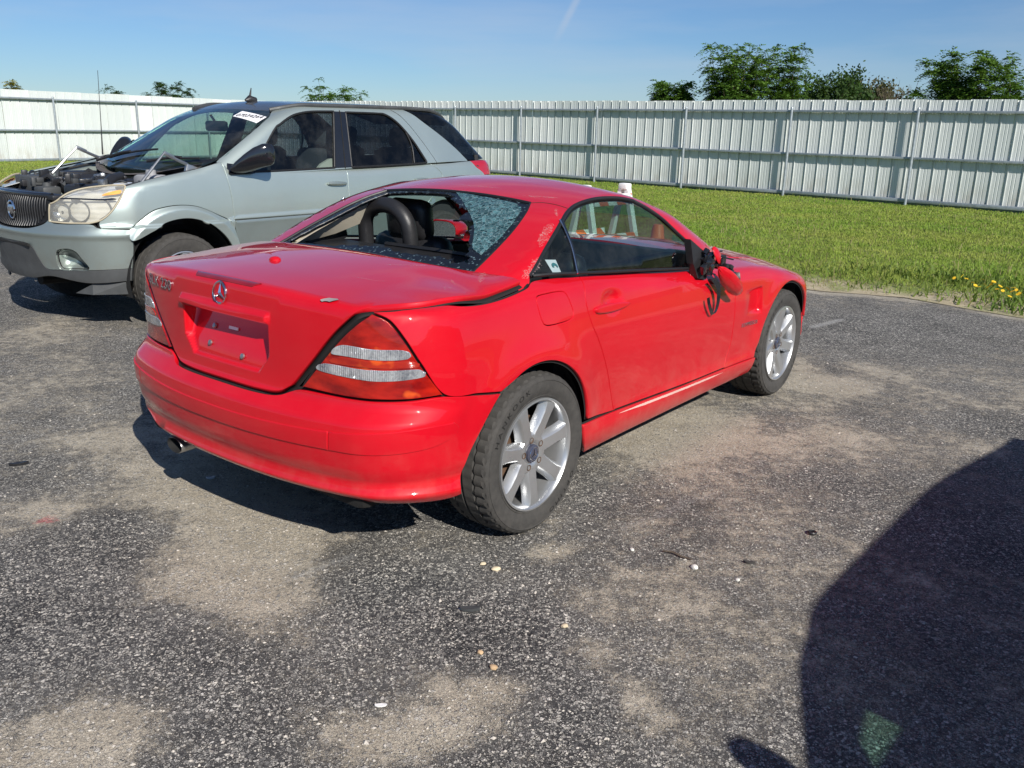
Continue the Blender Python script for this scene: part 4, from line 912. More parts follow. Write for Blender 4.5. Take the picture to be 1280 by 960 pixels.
# doors: upper skins in paint, lower cladding
bt=lambda x: 1.083+.042*(2.45-x)/2.2
d1_t=[(2.55,-.85,1.200),(2.50,-.855,1.12),(2.42,-.855,1.090),(1.9,-.852,1.095),(1.322,-.848,1.113)]
dmid=[(1.322,-.858,1.108),(1.333,-.89,.882),(1.338,-.90,.756)]
door_f=panel('front_door',F_suv,XS,[path([(2.55,-.85,1.20),(2.535,-.88,1.08),(2.515,-.895,.902),(2.512,-.90,.758)],[(2.512,-.90,.758),(1.338,-.90,.756)],dmid[::-1],d1_t[::-1])],SUV,[M['silver'],M['dark']],h=.04,sides='RL')
dc=panel('door_cladding',F_suv,XS,[path([(2.512,-.93,.752),(1.338,-.93,.752)],[(1.338,-.93,.752),(1.345,-.92,.42)],[(1.345,-.92,.42),(2.47,-.92,.42)],[(2.47,-.92,.42),(2.50,-.93,.56),(2.512,-.93,.752)])],door_f[0],[M['clad'],M['dark']],h=.035)[0]; mirror_obj(dc).parent=door_f[1]
d2_r=[(.236,-.855,1.135),(.126,-.893,1.065),(.10,-.89,1.0),(.16,-.89,.90),(.30,-.895,.80),(.34,-.90,.756)]
door_r=panel('rear_door',F_suv,XS,[path([(1.322,-.858,1.108),(.80,-.858,1.120),(.236,-.855,1.135)],d2_r,[(.34,-.90,.756),(1.338,-.90,.756)],dmid[::-1])],SUV,[M['silver'],M['dark']],h=.04,sides='RL')
dc=panel('door_cladding',F_suv,XS,[path([(1.338,-.93,.752),(.34,-.93,.752)],[(.34,-.93,.752),(.50,-.92,.55),(.53,-.92,.42)],[(.53,-.92,.42),(1.345,-.92,.42)],[(1.345,-.92,.42),(1.338,-.93,.752)])],door_r[0],[M['clad'],M['dark']],h=.035)[0]; mirror_obj(dc).parent=door_r[1]
panel('sill',F_suv,XS,[path([(2.50,-.92,.415),(.52,-.92,.415)],[(.52,-.92,.415),(.52,-.88,.28)],[(.52,-.88,.28),(2.50,-.88,.28)],[(2.50,-.88,.28),(2.50,-.92,.415)])],SUV,[M['valance'],M['dark']],h=.05,sides='RL')
# rear quarter
ra=[(.53,-.92,.41),(.50,-.93,.55),(.40,-.93,.68),(.28,-.93,.755),(.10,-.93,.793),(-.08,-.93,.755),(-.22,-.92,.66),(-.31,-.91,.50),(-.33,-.90,.41)]
panel('rear_quarter',F_suv,XS,[path([(.236,-.855,1.135),(-.05,-.845,1.140),(-.40,-.80,1.148)],[(-.40,-.80,1.148),(-.45,-.83,1.09),(-.60,-.83,1.0),(-.62,-.84,.80),(-.60,-.85,.60),(-.55,-.87,.41)],[(-.55,-.87,.41),(-.33,-.90,.41)],ra[::-1][0:6],[(.28,-.93,.755),(.34,-.90,.756)],d2_r[::-1])],SUV,[M['silver'],M['dark']],h=.04,sides='RL')
panel('tail_light',F_suv,ZSr,[path([(-.41,-.80,1.147),(-.60,-.75,1.15),(-.72,-.66,1.14)],[(-.72,-.66,1.14),(-.78,-.66,1.0)],[(-.78,-.66,1.0),(-.60,-.83,1.0)],[(-.60,-.83,1.0),(-.45,-.83,1.09),(-.41,-.80,1.147)])],SUV,[simple('red_tail_lens',(.42,.008,.02),.12,coat=1),M['dark']],h=.03,sides='RL',gap=.003)
tg=path([(-.60,-.83,.995),(-.74,-.62,.995),(-.78,-.62,1.14)],[(-.78,-.62,1.14),(-.82,0,1.14),(-.78,.62,1.14)],[(-.78,.62,1.14),(-.74,.62,.995),(-.60,.83,.995)],[(-.60,.83,.995),(-.62,.84,.80),(-.60,.85,.60),(-.56,.86,.42)],[(-.56,.86,.42),(-.80,.5,.40),(-.85,0,.40),(-.80,-.5,.40),(-.56,-.86,.42)],[(-.56,-.86,.42),(-.60,-.85,.60),(-.62,-.84,.80),(-.60,-.83,.995)])
panel('tailgate',F_suv,ZSr,[tg],SUV,[M['silver'],M['dark']],h=.06)
# --- front end ---
bmp_t=[(3.365,-.90,.737),(3.514,-.778,.750),(3.56,-.72,.775),(3.646,-.563,.771),(3.69,-.455,.775),(3.705,-.444,.80),(3.715,-.418,.785),(3.725,-.371,.756),(3.762,-.273,.731),(3.784,-.132,.722),(3.79,0,.719)]
bl_=[(3.372,-.885,.462),(3.592,-.683,.452),(3.69,-.485,.443),(3.725,-.372,.447),(3.75,-.316,.519),(3.767,-.277,.593),(3.785,-.20,.618),(3.79,0,.622)]
fogh=closed([(3.703,-.489,.572),(3.669,-.573,.600),(3.638,-.63,.583),(3.615,-.661,.534),(3.589,-.694,.463),(3.639,-.60,.453),(3.690,-.49,.457)])
fogl=np.array(fogh)*np.array([1,-1,1])
fbo=path(bmp_t,my(bmp_t[::-1]),my([(3.365,-.90,.737),(3.358,-.905,.62),(3.372,-.885,.462)]),my(bl_),bl_[::-1],[(3.372,-.885,.462),(3.358,-.905,.62),(3.365,-.90,.737)])
def F_sb(P):
    z=P[:,2]; return F_suv(P)-.010*sst(.655,.69,z)*sst(.735,.70,z)*sst(3.0,3.4,P[:,0])
fb=panel('front_bumper',F_sb,ZS,[fbo,fogh,fogl],SUV,[M['clad'],M['dark']],h=.03,gap=.002,depth=.02)[0]
# fog pockets: a bright scoop below, dark insert above
def pocket(sg):
    V=np.array(fogh)[::3]*np.array([1,-sg*-1 if False else 1,1]); V=V*np.array([1,sg,1]); Q=march(F_sb,V+np.array([.6,-.0+sg*-.6*1.0*-1*-1,0])*0+V*0+np.array([0.25,sg*-.25,0]),np.tile(np.array([-.7071,sg*.7071,0]),(len(V),1)),tmax=.8)
    c=Q.mean(0); n=len(Q); inn=Q*.80+c*.20+np.array([-.055,sg*.055,-.0]); inn2=Q*.45+c*.55+np.array([-.075,sg*.075,.0])
    W=np.concatenate([Q,inn,inn2,[inn2.mean(0)]]); Fc=[];mi=[]
    for i in range(n):
        j=(i+1)%n; low=1 if (Q[i][2]<.55 and abs(Q[i][1])<.66) else 0
        for a in (0,n): Fc.append((a+i,a+j,a+n+j,a+n+i) if sg*1>0 else (a+j,a+i,a+n+i,a+n+j)); mi.append(low)
        Fc.append((2*n+i,2*n+j,3*n) if sg>0 else (2*n+j,2*n+i,3*n)); mi.append(low)
    return mesh('fog_light_recess',W,Fc,[simple('dark_recess_plastic',(.07,.085,.085),.35),M['silver']],fb,True,mi)
pocket(1); pocket(-1)
# lower valance
vt=bl_; vb=[(3.375,-.87,.372),(3.592,-.662,.358),(3.70,-.40,.392),(3.745,-.20,.36),(3.755,0,.355)]
panel('lower_valance',F_suv,ZS,[path(vt,my(vt[::-1]),my([(3.372,-.885,.462),(3.375,-.87,.372)]),my(vb),vb[::-1],[(3.375,-.87,.372),(3.372,-.885,.462)])],SUV,[M['valance'],M['dark']],h=.035,gap=.002,depth=.02)
slot=MB(); slot.box((3.785,0,.607),(.012,.52,.022),0,None,.004); slot.build('bumper_slot',M['dark'],fb)
for s in (-1,1):
    fx=MB(); a=[(3.62,s*.53,.275),(3.57,s*.68,.275),(3.37,s*.84,.275)]; b=[(3.60,s*.54,.285),(3.56,s*.67,.350),(3.38,s*.84,.365)]
    fx.add(a+b,[(0,1,4,3),(1,2,5,4)]); fx.build('air_deflector',M['valance'],SUV,False)
# headlamps
hl_o=[(3.689,-.452,.903),(3.665,-.50,.925),(3.597,-.56,.985),(3.511,-.63,1.017),(3.405,-.73,1.036),(3.343,-.795,1.040),(3.325,-.82,1.033),(3.366,-.84,.970),(3.422,-.826,.889),(3.467,-.80,.834),(3.508,-.765,.800),(3.56,-.72,.782),(3.646,-.563,.778),(3.698,-.433,.782)]
HO=path(hl_o[:6],hl_o[5:12],hl_o[11:],[hl_o[-1],hl_o[0]])
M['lamp_glass']=glass('aged_lamp_glass',(.92,.91,.86),dirt=.55,base=.45)
def F_h0(P): return F_suv(P)+.045
hl=panel('headlight',F_suv,ZS,[HO],SUV,[M['lamp_glass'],M['dark']],h=.015,gap=.004,depth=.012,bev=.003,floor=False)[0]
panel('lamp_housing',F_h0,ZS,[HO],hl,[M['reflector'],M['dark']],h=.02,gap=-.004,depth=.004,floor=False)
def dish(c,r,d,mt,nm='reflector_bowl'):
    z=Vector((.86,-.48,.10)).normalized(); x=z.cross(Vector((0,0,1))).normalized(); y=x.cross(z); b=MB(); V=[];Fc=[]; n=22
    for i in range(8):
        t=i/7; rr=r*(1-t)**.8 if i<7 else .004
        for j in range(n): q=Vector(c)+x*(rr*math.cos(6.2832*j/n))+y*(rr*.92*math.sin(6.2832*j/n))-z*(d*(1-(rr/r)**2)); V.append(q[:])
    Fc=[(i*n+j,i*n+(j+1)%n,(i+1)*n+(j+1)%n,(i+1)*n+j) for i in range(7) for j in range(n)]; b.add(V,Fc); b.tube([V[j] for j in range(n)]+[V[0]],.005,6,1,cap=False); b.lathe([(0,0),(.0,.012),(.02,.012),(.022,.0)],10,'x',tuple(Vector(c)-z*d*.8),1)
    return b.build(nm,[M[mt],M['valance']],hl,True,50)
M['mirror_metal']=simple('polished_reflector',(.88,.87,.82),.16,metal=1.,var=.06,bump=.002,bs=55)
dish((3.648,-.520,.850),.070,.05,'mirror_metal'); dish((3.575,-.628,.858),.078,.055,'mirror_metal'); dish((3.475,-.738,.872),.080,.05,'mirror_metal')
def F_h2(P): return F_suv(P)-.0015
for nm,pp,mt in (('amber_marker',[(3.476,-.771,.972),(3.442,-.784,.990),(3.362,-.818,1.008),(3.372,-.832,.985),(3.43,-.80,.975)],'lens_amber'),
                 ('headlight_bar',[(3.68,-.46,.938),(3.587,-.640,.943),(3.48,-.775,.938),(3.40,-.825,.945),(3.42,-.815,.955),(3.48,-.770,.950),(3.587,-.632,.952),(3.67,-.475,.947)],'blackgloss')):
    panel(nm,F_h2,ZS,[closed(pp)],hl,[M[mt],M['dark']],h=.015,gap=0,depth=.006,lift=.001 if nm!='amber_marker' else .002,floor=False,bev=.002)
h2=mirror_obj(hl)
for ch in list(hl.children): q=mirror_obj(ch); q.parent=h2
trim('headlight_seal',F_suv,ZS,np.vstack([HO,HO[:1]]),.006,simple('tan_weathered_seal',(.42,.37,.27),.7),SUV,-.001,'RL',6)
# grille: frame bar, vertical bars, emblem
go_t=[(3.745,-.445,.945),(3.75,-.25,.952),(3.76,0,.955)]; go_b=[(3.70,-.45,.90),(3.705,-.435,.81),(3.721,-.371,.768),(3.762,-.273,.741),(3.784,-.132,.730),(3.79,0,.727)]
GO=path([(3.70,-.452,.905),(3.70,-.43,.945)],[(3.70,-.43,.945),(3.73,-.25,.952),(3.74,0,.955),(3.73,.25,.952),(3.70,.43,.945)],[(3.70,.43,.945),(3.70,.452,.905)],my(go_b),go_b[::-1])
def F_gr(P): return F_suv(P)+.02
grl=panel('grille',F_gr,ZS,[GO],SUV,[simple('grille_black',(.010,.010,.011),.5),M['dark']],h=.04,gap=.003,depth=.02)[0]
for i,y in enumerate(np.linspace(-.42,.42,30)):
    zt=.948; zb=.732+.10*max(0,(abs(y)-.30)/.14)**1.5+.02*(abs(y)/.3)**2; 
    P=np.array([(3.74,y,z) for z in np.linspace(zb,zt,7)]); Q,G=onto(F_suv,ZS,P); Q=Q-G*.008; b=MB(); b.tube([tuple(a) for a in Q],.0045,5); b.build('grille_bar',M['black'],grl)
tb=MB(); P=np.array([(3.72,y,.953) for y in np.linspace(-.46,.46,28)]); Q,G=onto(F_suv,ZS,P); tb.tube([tuple(a+np.array([-.012,0,.004])) for a in Q],.020,10); tb.build('radiator_cover_edge',M['blackgloss'],SUV)
eb=MB(); eb.lathe([(0,.064),(.008,.062),(.010,.055),(.007,.050),(0,.049)],36,'z')
for k in (-1,0,1):
    dx=k*.026; eb.add([(dx-.012,.034,.006),(dx+.012,.034,.006),(dx+.015,.0,.010),(dx+.004,-.036,.006),(dx-.009,-.006,.010),(dx,.012,.018)],[(0,1,5),(1,2,5),(2,3,5),(3,4,5),(4,0,5)])
EV=np.array(eb.v); EV[:,0]*=.86; EV[:,1]*=1.08
stick('grille_emblem',EV,eb.f,F_suv,(3.762,.02,.838),(0,1,0),(0,0,1),M['chrome'],grl,.0)
# --- greenhouse ---
rf_edge=[(1.86,-.575,1.600),(1.76,-.62,1.614),(1.51,-.655,1.624),(1.2,-.665,1.630),(.44,-.66,1.633),(.10,-.65,1.622),(-.20,-.63,1.600),(-.33,-.60,1.585)]
RO=path([(1.86,-.575,1.600),(1.91,-.3,1.605),(1.92,0,1.607),(1.91,.3,1.605),(1.86,.575,1.600)],my(rf_edge),[(-.33,.60,1.585),(-.36,.3,1.60),(-.37,0,1.602),(-.36,-.3,1.60),(-.33,-.60,1.585)],rf_edge[::-1])
rf=panel('roof',F_suvroof,XSR,[RO],SUV,[simple('faded_black_roof',(.055,.06,.068),.32,coat=.6,var=.15),M['dark']],h=.05,gap=.002)[0]
# roof cladding rails
for s in (-1,1):
    rr=MB(); Q,G=onto(F_suvroof,XSR,path(rf_edge)); Q=Q*np.array([1,1,1]); Q=(Q+G*.006)*np.array([1,-s,1]); rr.tube([tuple(a) for a in Q],.019,8); rr.build('roof_cladding',M['valance'],SUV)
A_o=[(2.52,-.80,1.215),(2.467,-.775,1.240),(2.191,-.725,1.396),(1.97,-.67,1.52),(1.86,-.60,1.588),(1.76,-.625,1.606)]
A_i=[(1.716,-.685,1.560),(1.986,-.73,1.415),(2.22,-.785,1.265),(2.40,-.83,1.13),(2.50,-.86,1.09)]
side_o=path(A_o,[(1.76,-.625,1.606),(1.51,-.66,1.616),(1.2,-.67,1.622),(.44,-.665,1.625)],[(.44,-.665,1.625),(.20,-.72,1.49),(.036,-.765,1.414),(-.20,-.785,1.28),(-.385,-.79,1.150)],[(-.385,-.80,1.145),(.236,-.85,1.135),(1.322,-.86,1.107),(1.9,-.86,1.089),(2.42,-.86,1.082)],[(2.42,-.86,1.082),(2.51,-.86,1.115),(2.555,-.85,1.19),(2.52,-.80,1.215)])
WF=path([(2.30,-.86,1.105),(2.0,-.748,1.400),(1.90,-.72,1.46),(1.77,-.70,1.520),(1.66,-.695,1.550),(1.53,-.69,1.566),(1.31,-.69,1.574)],[(1.31,-.69,1.574),(1.452,-.86,1.118)],[(1.452,-.86,1.118),(2.009,-.865,1.108),(2.30,-.86,1.105)])
WR=path([(1.175,-.69,1.568),(.80,-.69,1.566),(.70,-.70,1.560),(.56,-.735,1.490),(.42,-.79,1.343),(.30,-.86,1.155)],[(.30,-.86,1.155),(.35,-.87,1.140),(.8,-.87,1.128),(1.255,-.87,1.120)],[(1.255,-.87,1.120),(1.175,-.69,1.568)])
sf=panel('side_frame',F_suvroof,XSR,[side_o,WF,WR],SUV,[M['silver'],M['dark']],h=.03,gap=.0015,depth=.02,sides='RL')
def F_sw(P): return F_suvroof(P)+.010
fw=panel('front_side_window',F_sw,XSR,[WF],SUV,[M['glass_suv'],M['black']],h=.05,gap=-.002,depth=.003,floor=False,sides='RL')
rw=panel('rear_side_window',F_sw,XSR,[WR],SUV,[M['glass_dark'],M['black']],h=.05,gap=-.002,depth=.003,floor=False,sides='RL')
for Wp in (WF,WR): trim('window_seal',F_suvroof,XSR,np.vstack([Wp,Wp[:1]]),.010,M['blacktrim'],SUV,-.003,'RL',6)
def F_bp(P): return F_suvroof(P)-.002
panel('door_pillar',F_bp,XSR,[path([(1.31,-.69,1.575),(1.175,-.69,1.572)],[(1.175,-.69,1.572),(1.255,-.87,1.118)],[(1.255,-.87,1.118),(1.452,-.87,1.115)],[(1.452,-.87,1.115),(1.31,-.69,1.575)])],SUV,[M['blackgloss'],M['dark']],h=.03,gap=.001,sides='RL')
trim('door_gap',F_suvroof,XSR,path([(1.24,-.69,1.585),(1.338,-.87,1.10)]),.004,M['dark'],SUV,.003,'RL',5)
trim('door_gap',F_suvroof,XSR,path([(.60,-.675,1.61),(.45,-.72,1.50),(.32,-.775,1.36),(.20,-.83,1.20),(.15,-.86,1.12)]),.0028,M['dark'],SUV,-.001,'RL',5)
trim('window_divider',F_suvroof,XSR,path([(.468,-.86,1.135),(.448,-.80,1.30),(.50,-.75,1.45)]),.008,M['blacktrim'],SUV,-.004,'RL',6)
# rear glass, wrapping round the corner
rg_o=path([(.44,-.665,1.628),(.20,-.72,1.49),(.036,-.765,1.414),(-.20,-.785,1.28),(-.385,-.79,1.155)],[(-.385,-.79,1.155),(-.62,-.76,1.155),(-.80,-.60,1.16)],[(-.80,-.60,1.16),(-.84,0,1.17),(-.80,.60,1.16)],my([(-.80,-.60,1.16),(-.62,-.76,1.155),(-.385,-.79,1.155)]),my([(-.385,-.79,1.155),(-.20,-.785,1.28),(.036,-.765,1.414),(.20,-.72,1.49),(.44,-.665,1.628)]),[(.44,.665,1.628),(.10,.652,1.622),(-.20,.635,1.600),(-.33,.60,1.585)],[(-.33,.60,1.585),(-.37,0,1.602),(-.33,-.60,1.585)],[(-.33,-.60,1.585),(-.20,-.635,1.600),(.10,-.652,1.622),(.44,-.665,1.628)])
panel('rear_glass',F_suvroof,XSR,[rg_o],SUV,[M['glass_dark'],M['black']],h=.05,gap=.002,depth=.004,floor=False)
# windscreen with dark band and bid sticker
WSO=path([(2.46,-.765,1.225),(2.191,-.715,1.396),(1.97,-.66,1.52),(1.86,-.575,1.590)],[(1.86,-.575,1.590),(1.91,-.3,1.60),(1.92,0,1.603),(1.91,.3,1.60),(1.86,.575,1.590)],my([(1.86,-.575,1.590),(1.97,-.66,1.52),(2.191,-.715,1.396),(2.46,-.765,1.225)]),[(2.46,.765,1.225),(2.66,.64,1.13),(2.80,.35,1.09),(2.83,0,1.085),(2.80,-.35,1.09),(2.66,-.64,1.13),(2.46,-.765,1.225)])
ws=panel('windscreen',F_suvroof,XSR,[WSO],SUV,[M['glass_ws'],M['black']],h=.06,gap=.001,depth=.004,floor=False)[0]
WSI=path([(2.41,-.70,1.235),(2.17,-.655,1.39),(2.02,-.60,1.48)],[(2.02,-.60,1.48),(1.985,-.3,1.53),(1.98,0,1.54),(1.985,.3,1.53),(2.02,.60,1.48)],my([(2.02,-.60,1.48),(2.17,-.655,1.39),(2.41,-.70,1.235)]),[(2.41,.70,1.235),(2.58,.58,1.15),(2.72,.30,1.11),(2.74,0,1.105),(2.72,-.30,1.11),(2.58,-.58,1.15),(2.41,-.70,1.235)])
def F_wb(P): return F_suvroof(P)+.008
panel('windscreen_band',F_wb,XSR,[WSO,WSI],SUV,[simple('black_frit',(.012,.014,.018),.15),M['black']],h=.05,gap=.002,depth=.003,floor=False)
sv=[(2.051,.306,1.521),(1.946,.293,1.566),(1.965,.640,1.522),(2.071,.645,1.472)]
so_=panel('bid_sticker',lambda P:F_suvroof(P)-.001,XSR,[path([sv[0],sv[1]],[sv[1],sv[2]],[sv[2],sv[3]],[sv[3],sv[0]])],ws,[M['paper'],M['paper']],h=.05,gap=0,depth=.002,lift=.001,floor=False,bev=.0005)[0]
TV,TF=text_geo('07034264',.072,.0006,1.05); stick('sticker_number',TV,TF,lambda P:F_suvroof(P)-.001,(2.005,.474,1.518),(-.055,.345,-.046),(-.105,-.006,.045),M['ink'],ws,.0028)
# rear view mirror in the cabin
im=MB(); im.box((2.02,.02,1.44),(.05,.23,.085),0,Matrix.Rotation(.2,3,'Z'),.02); im.tube([(2.02,.02,1.46),(2.06,0,1.53)],.012,6); im.build('rear_view_mirror',M['black'],SUV)
# door mirrors
def dmir(s):
    r=bpy.data.objects.new('door_mirror',None); COL.objects.link(r); r.parent=SUV
    b=MB(); V=[];Fc=[]
    rings=[]
    for (x,y,z,a,bb) in ((2.42,.90,1.135,.10,.030),(2.40,.92,1.155,.10,.050),(2.36,.955,1.19,.095,.068),(2.315,.99,1.222,.085,.082),(2.28,1.025,1.24,.07,.087),(2.26,1.055,1.243,.05,.078),(2.25,1.07,1.243,.022,.05)):
        rings.append([(x+a*math.copysign(abs(math.cos(t))**.8,math.cos(t)),s*y,z+bb*math.copysign(abs(math.sin(t))**.8,math.sin(t))) for t in np.linspace(0,2*math.pi,20,endpoint=False)])
    for q in rings: V+=q
    Fc=[(i*20+j,i*20+(j+1)%20,(i+1)*20+(j+1)%20,(i+1)*20+j) for i in range(len(rings)-1) for j in range(20)]; Fc.append(tuple(range((len(rings)-1)*20,len(rings)*20)))
    b.add(V,Fc); b.build('mirror_housing',M['blackgloss'],r,True,60)
    t=MB(); t.add([(2.52,s*.862,1.095),(2.50,s*.835,1.175),(2.40,s*.855,1.16),(2.28,s*.885,1.10),(2.30,s*.90,1.095),(2.50,s*.885,1.09)],[(0,1,2,3,4,5)]); t.tube([(2.46,s*.875,1.125),(2.40,s*.89,1.13),(2.32,s*.905,1.125)],[.030,.035,.02],8); t.build('mirror_base',M['blackgloss'],r,True,50)
    g=MB(); g.add([(2.205+.012*math.cos(t),s*(1.01+.045*math.cos(t)),1.235+.066*math.sin(t)) for t in np.linspace(0,2*math.pi,20,endpoint=False)],[tuple(range(20))]); g.build('mirror_glass',M['chrome'],r,False)
dmir(1); dmir(-1)
# handles
for s in (1,-1):
    for x0,o in ((1.465,door_f[0 if s<0 else 1]),(.40,door_r[0 if s<0 else 1])):
        h=MB(); P=np.array([(x0+d,-.9,.993+.004*(d*10)) for d in np.linspace(-.10,.10,9)]); Q,G=onto(F_suv,XS,P); r=[.010,.015,.017,.018,.018,.018,.017,.015,.010]; Q=Q+G*.016
        if s>0: Q=Q*np.array([1,-1,1])
        h.tube([tuple(a) for a in Q],r,10); h.build('door_handle',M['clad'],o,True,60)
        P=np.array([(x0-.085,-.9,.94)])
    
an=MB(); an.tube([(1.60,0,1.655),(1.66,0,1.672),(1.70,0,1.66)],[.035,.032,.01],10); an.tube([(1.655,0,1.67),(1.645,0,1.71),(1.632,0,1.765)],[.014,.009,.004],8); an.build('roof_aerial',M['black'],SUV)
# --- open engine bay ---
bay=MB(); bay.box((3.02,0,.70),(.85,1.30,.04)); bay.box((2.62,0,.90),(.06,1.5,.45)); bay.build('engine_bay_floor',M['dark'],SUV)
for s in (-1,1):
    ap=MB(); a=[(x,s*.79,z) for x,z in ((3.34,1.025),(3.1,1.065),(2.9,1.100),(2.7,1.140),(2.56,1.18))]; b=[(x,s*.70,z) for x,z in ((3.36,.985),(3.1,1.03),(2.9,1.06),(2.7,1.095),(2.56,1.13))]; c_=[(x,s*.66,.72) for x,_,_ in a]
    V=a+b+c_; ap.add(V,[(i,i+1,6+i,5+i) for i in range(4)]+[(5+i,6+i,11+i,10+i) for i in range(4)]); ap.build('inner_fender',M['silver'],SUV,True,30)
    sl_=MB(); sl_.tube([(x,s*.72,z+.012) for x,z in ((3.34,1.0),(3.1,1.042),(2.9,1.075),(2.7,1.11))],.012,6); sl_.build('hood_seal',M['blacktrim'],SUV)
r2=np.random.default_rng(8)
def bayp(name,fn,mat): 
    b=MB(); fn(b); return b.build(name,M[mat],SUV,True,35)
bayp('radiator_support',lambda b:(b.box((3.63,0,.945),(.11,1.00,.035),0,None,.008),b.box((3.55,.0,.93),(.08,1.25,.03),0,None,.008)),'black')
bayp('engine_cover',lambda b:(b.box((3.12,.05,.985),(.42,.62,.10),0,Matrix.Rotation(.06,3,'Y'),.025),[b.tube([(2.98,y,1.04),(3.30,y,1.025)],.028,8) for y in (-.12,-.02,.08,.18)]),'black')
bayp('battery',lambda b:(b.box((3.36,-.45,.975),(.20,.27,.14),0,None,.01),[b.lathe([(1.045,.0),(1.06,.013),(1.045,.014)],10,'z',(3.32,y,0)) for y in (-.53,-.38)]),'valance')
bayp('air_box',lambda b:(b.box((3.34,.42,.965),(.28,.34,.12),0,Matrix.Rotation(.2,3,'Z'),.03),b.tube([(3.24,.36,.99),(3.14,.30,1.04),(3.02,.20,1.05)],.045,12)),'black')
bayp('fuse_box',lambda b:b.box((2.98,-.52,1.02),(.30,.20,.09),0,None,.015),'black')
bayp('washer_bottle',lambda b:(b.box((3.44,-.10,.945),(.14,.16,.08),0,None,.02),b.lathe([(.985,.0),(1.01,.03),(.97,.034)],14,'z',(3.44,-.10,0))),'valance')
bayp('coolant_tank',lambda b:(b.box((2.95,.52,1.03),(.20,.20,.11),0,None,.03),b.lathe([(1.085,0),(1.12,.035),(1.08,.04)],14,'z',(2.95,.52,0))),'greytrim')
for i in range(32):
    a=np.array([r2.uniform(2.85,3.45),r2.uniform(-.6,.6),1.0]); b_=a+np.array([r2.uniform(-.25,.25),r2.uniform(-.3,.3),r2.uniform(-.04,.03)]); m_=(a+b_)/2+np.array([0,0,r2.uniform(.02,.07)])
    h=MB(); h.tube([tuple(v) for v in cat([a,m_,b_],.03)]+[tuple(b_)],r2.uniform(.008,.018),7); h.build('hose',M['black' if i%3 else 'valance'],SUV)
for i in range(64):
    c_=(r2.uniform(2.85,3.5),r2.uniform(-.62,.62),r2.uniform(.96,1.06)); s_=r2.uniform(.02,.075,3)
    h=MB(); h.box(c_,tuple(s_),0,Matrix.Rotation(r2.uniform(-.5,.5),3,'Z'),.006); h.build('engine_fitting',M[('black','valance','steel','black','black')[i%5]],SUV,True,35)
# cowl, wipers
cw=MB(); V=[];Fc=[]
for i,y in enumerate(np.linspace(-.74,.74,17)):
    d=.30*(abs(y)/.74)**2.2
    for x,z in ((2.62-d*.2+.03,1.045),(2.78-d*.75,1.062),(2.86-d*.9,1.075),(2.84-d,1.085)): V.append((x if x else 0,y,z+.10*(abs(y)/.74)**2.4))
for i in range(16):
    for j in range(3): Fc.append((i*4+j,i*4+j+1,(i+1)*4+j+1,(i+1)*4+j))
cw=MB(); cw.add([(v[0]+.10,v[1],v[2]-.01) for v in V],Fc); cw.build('cowl_panel',simple('weathered_cowl_plastic',(.085,.075,.07),.7,var=.3,vs=14),SUV,True)
for y0,y1 in ((.20,.62),(-.45,.05)):
    wp=MB(); Q,G=onto(F_suvroof,XSR,np.array([(2.70-.10*t,y0+(y1-y0)*t,1.13+.05*t) for t in np.linspace(0,1,7)])); wp.tube([tuple(a) for a in Q+G*.022],.009,6); wp.tube([tuple(Q[0]+G[0]*.02+np.array([.10,-.03,-.02])),tuple(Q[2]+G[2]*.035),tuple(Q[3]+G[3]*.03)],.012,6); wp.build('wiper',M['black'],SUV)
# hood hinges standing up, with gas struts
for s in (1,-.86):
    hg=MB(); hg.box((2.72,s*.70,1.105),(.12,.03,.10),0,Matrix.Rotation(-.3,3,'Y'),.006); hg.tube([(2.70,s*.70,1.10),(2.76,s*.70,1.165),(2.84,s*.70,1.20),(2.93,s*.70,1.245)],[.016,.014,.013,.010],6); hg.box((2.90,s*.70,1.232),(.09,.016,.030),0,Matrix.Rotation(-.45,3,'Y'),.004); hg.build('hood_hinge',M['steel'],SUV,True,30)
    gs=MB(); gs.tube([(2.935,s*.70,1.25),(3.04,s*.712,1.15)],.008,8); gs.tube([(3.04,s*.712,1.15),(3.16,s*.725,1.035)],.011,8); gs.build('gas_strut',M['steel'],SUV,True,40)
wa=MB(); Q=[(2.62,-.80,1.18),(2.605,-.80,1.45),(2.585,-.80,1.87)]; wa.tube(Q,[.007,.003,.002],6); wa.build('whip_aerial',M['black'],SUV)
# --- cabin, underside, wheels ---
cb=MB(); cb.box((1.1,0,.40),(3.0,1.62,.05)); cb.box((2.52,0,.82),(.10,1.5,.55)); cb.box((2.34,0,1.0),(.42,1.48,.16),0,Matrix.Rotation(.12,3,'Y'),.05)
for s in (-1,1): cb.box((1.0,s*.80,.80),(3.0,.05,.60))
cb.box((-.55,0,.85),(.05,1.5,.7)); cb.build('cabin_lining',simple('dark_grey_trim',(.03,.03,.032),.8),SUV,True,30)
for y in (.40,-.40):
    for x,mt in ((1.30,'fabric'),(.30,'fabric')):
        sroot=bpy.data.objects.new('seat',None); COL.objects.link(sroot); sroot.parent=SUV
        a=MB(); a.box((x+.28,y,.68),(.50,.52,.16),0,None,.05); a.build('seat_cushion',M[mt],sroot,True,60)
        b=MB(); b.box((x-.02,y,.96),(.16,.52,.62),0,Matrix.Rotation(-.22,3,'Y'),.06); b.build('seat_back',M[mt],sroot,True,60)
        h=MB(); h.box((x-.10,y,1.36),(.10,.27,.19),0,Matrix.Rotation(-.15,3,'Y'),.045); h.build('headrest',M[mt],sroot,True,60)
        p=MB(); p.tube([(x-.085,y-.05,1.22),(x-.095,y-.05,1.30)],.008,6); p.build('headrest_post',M['steel'],sroot)
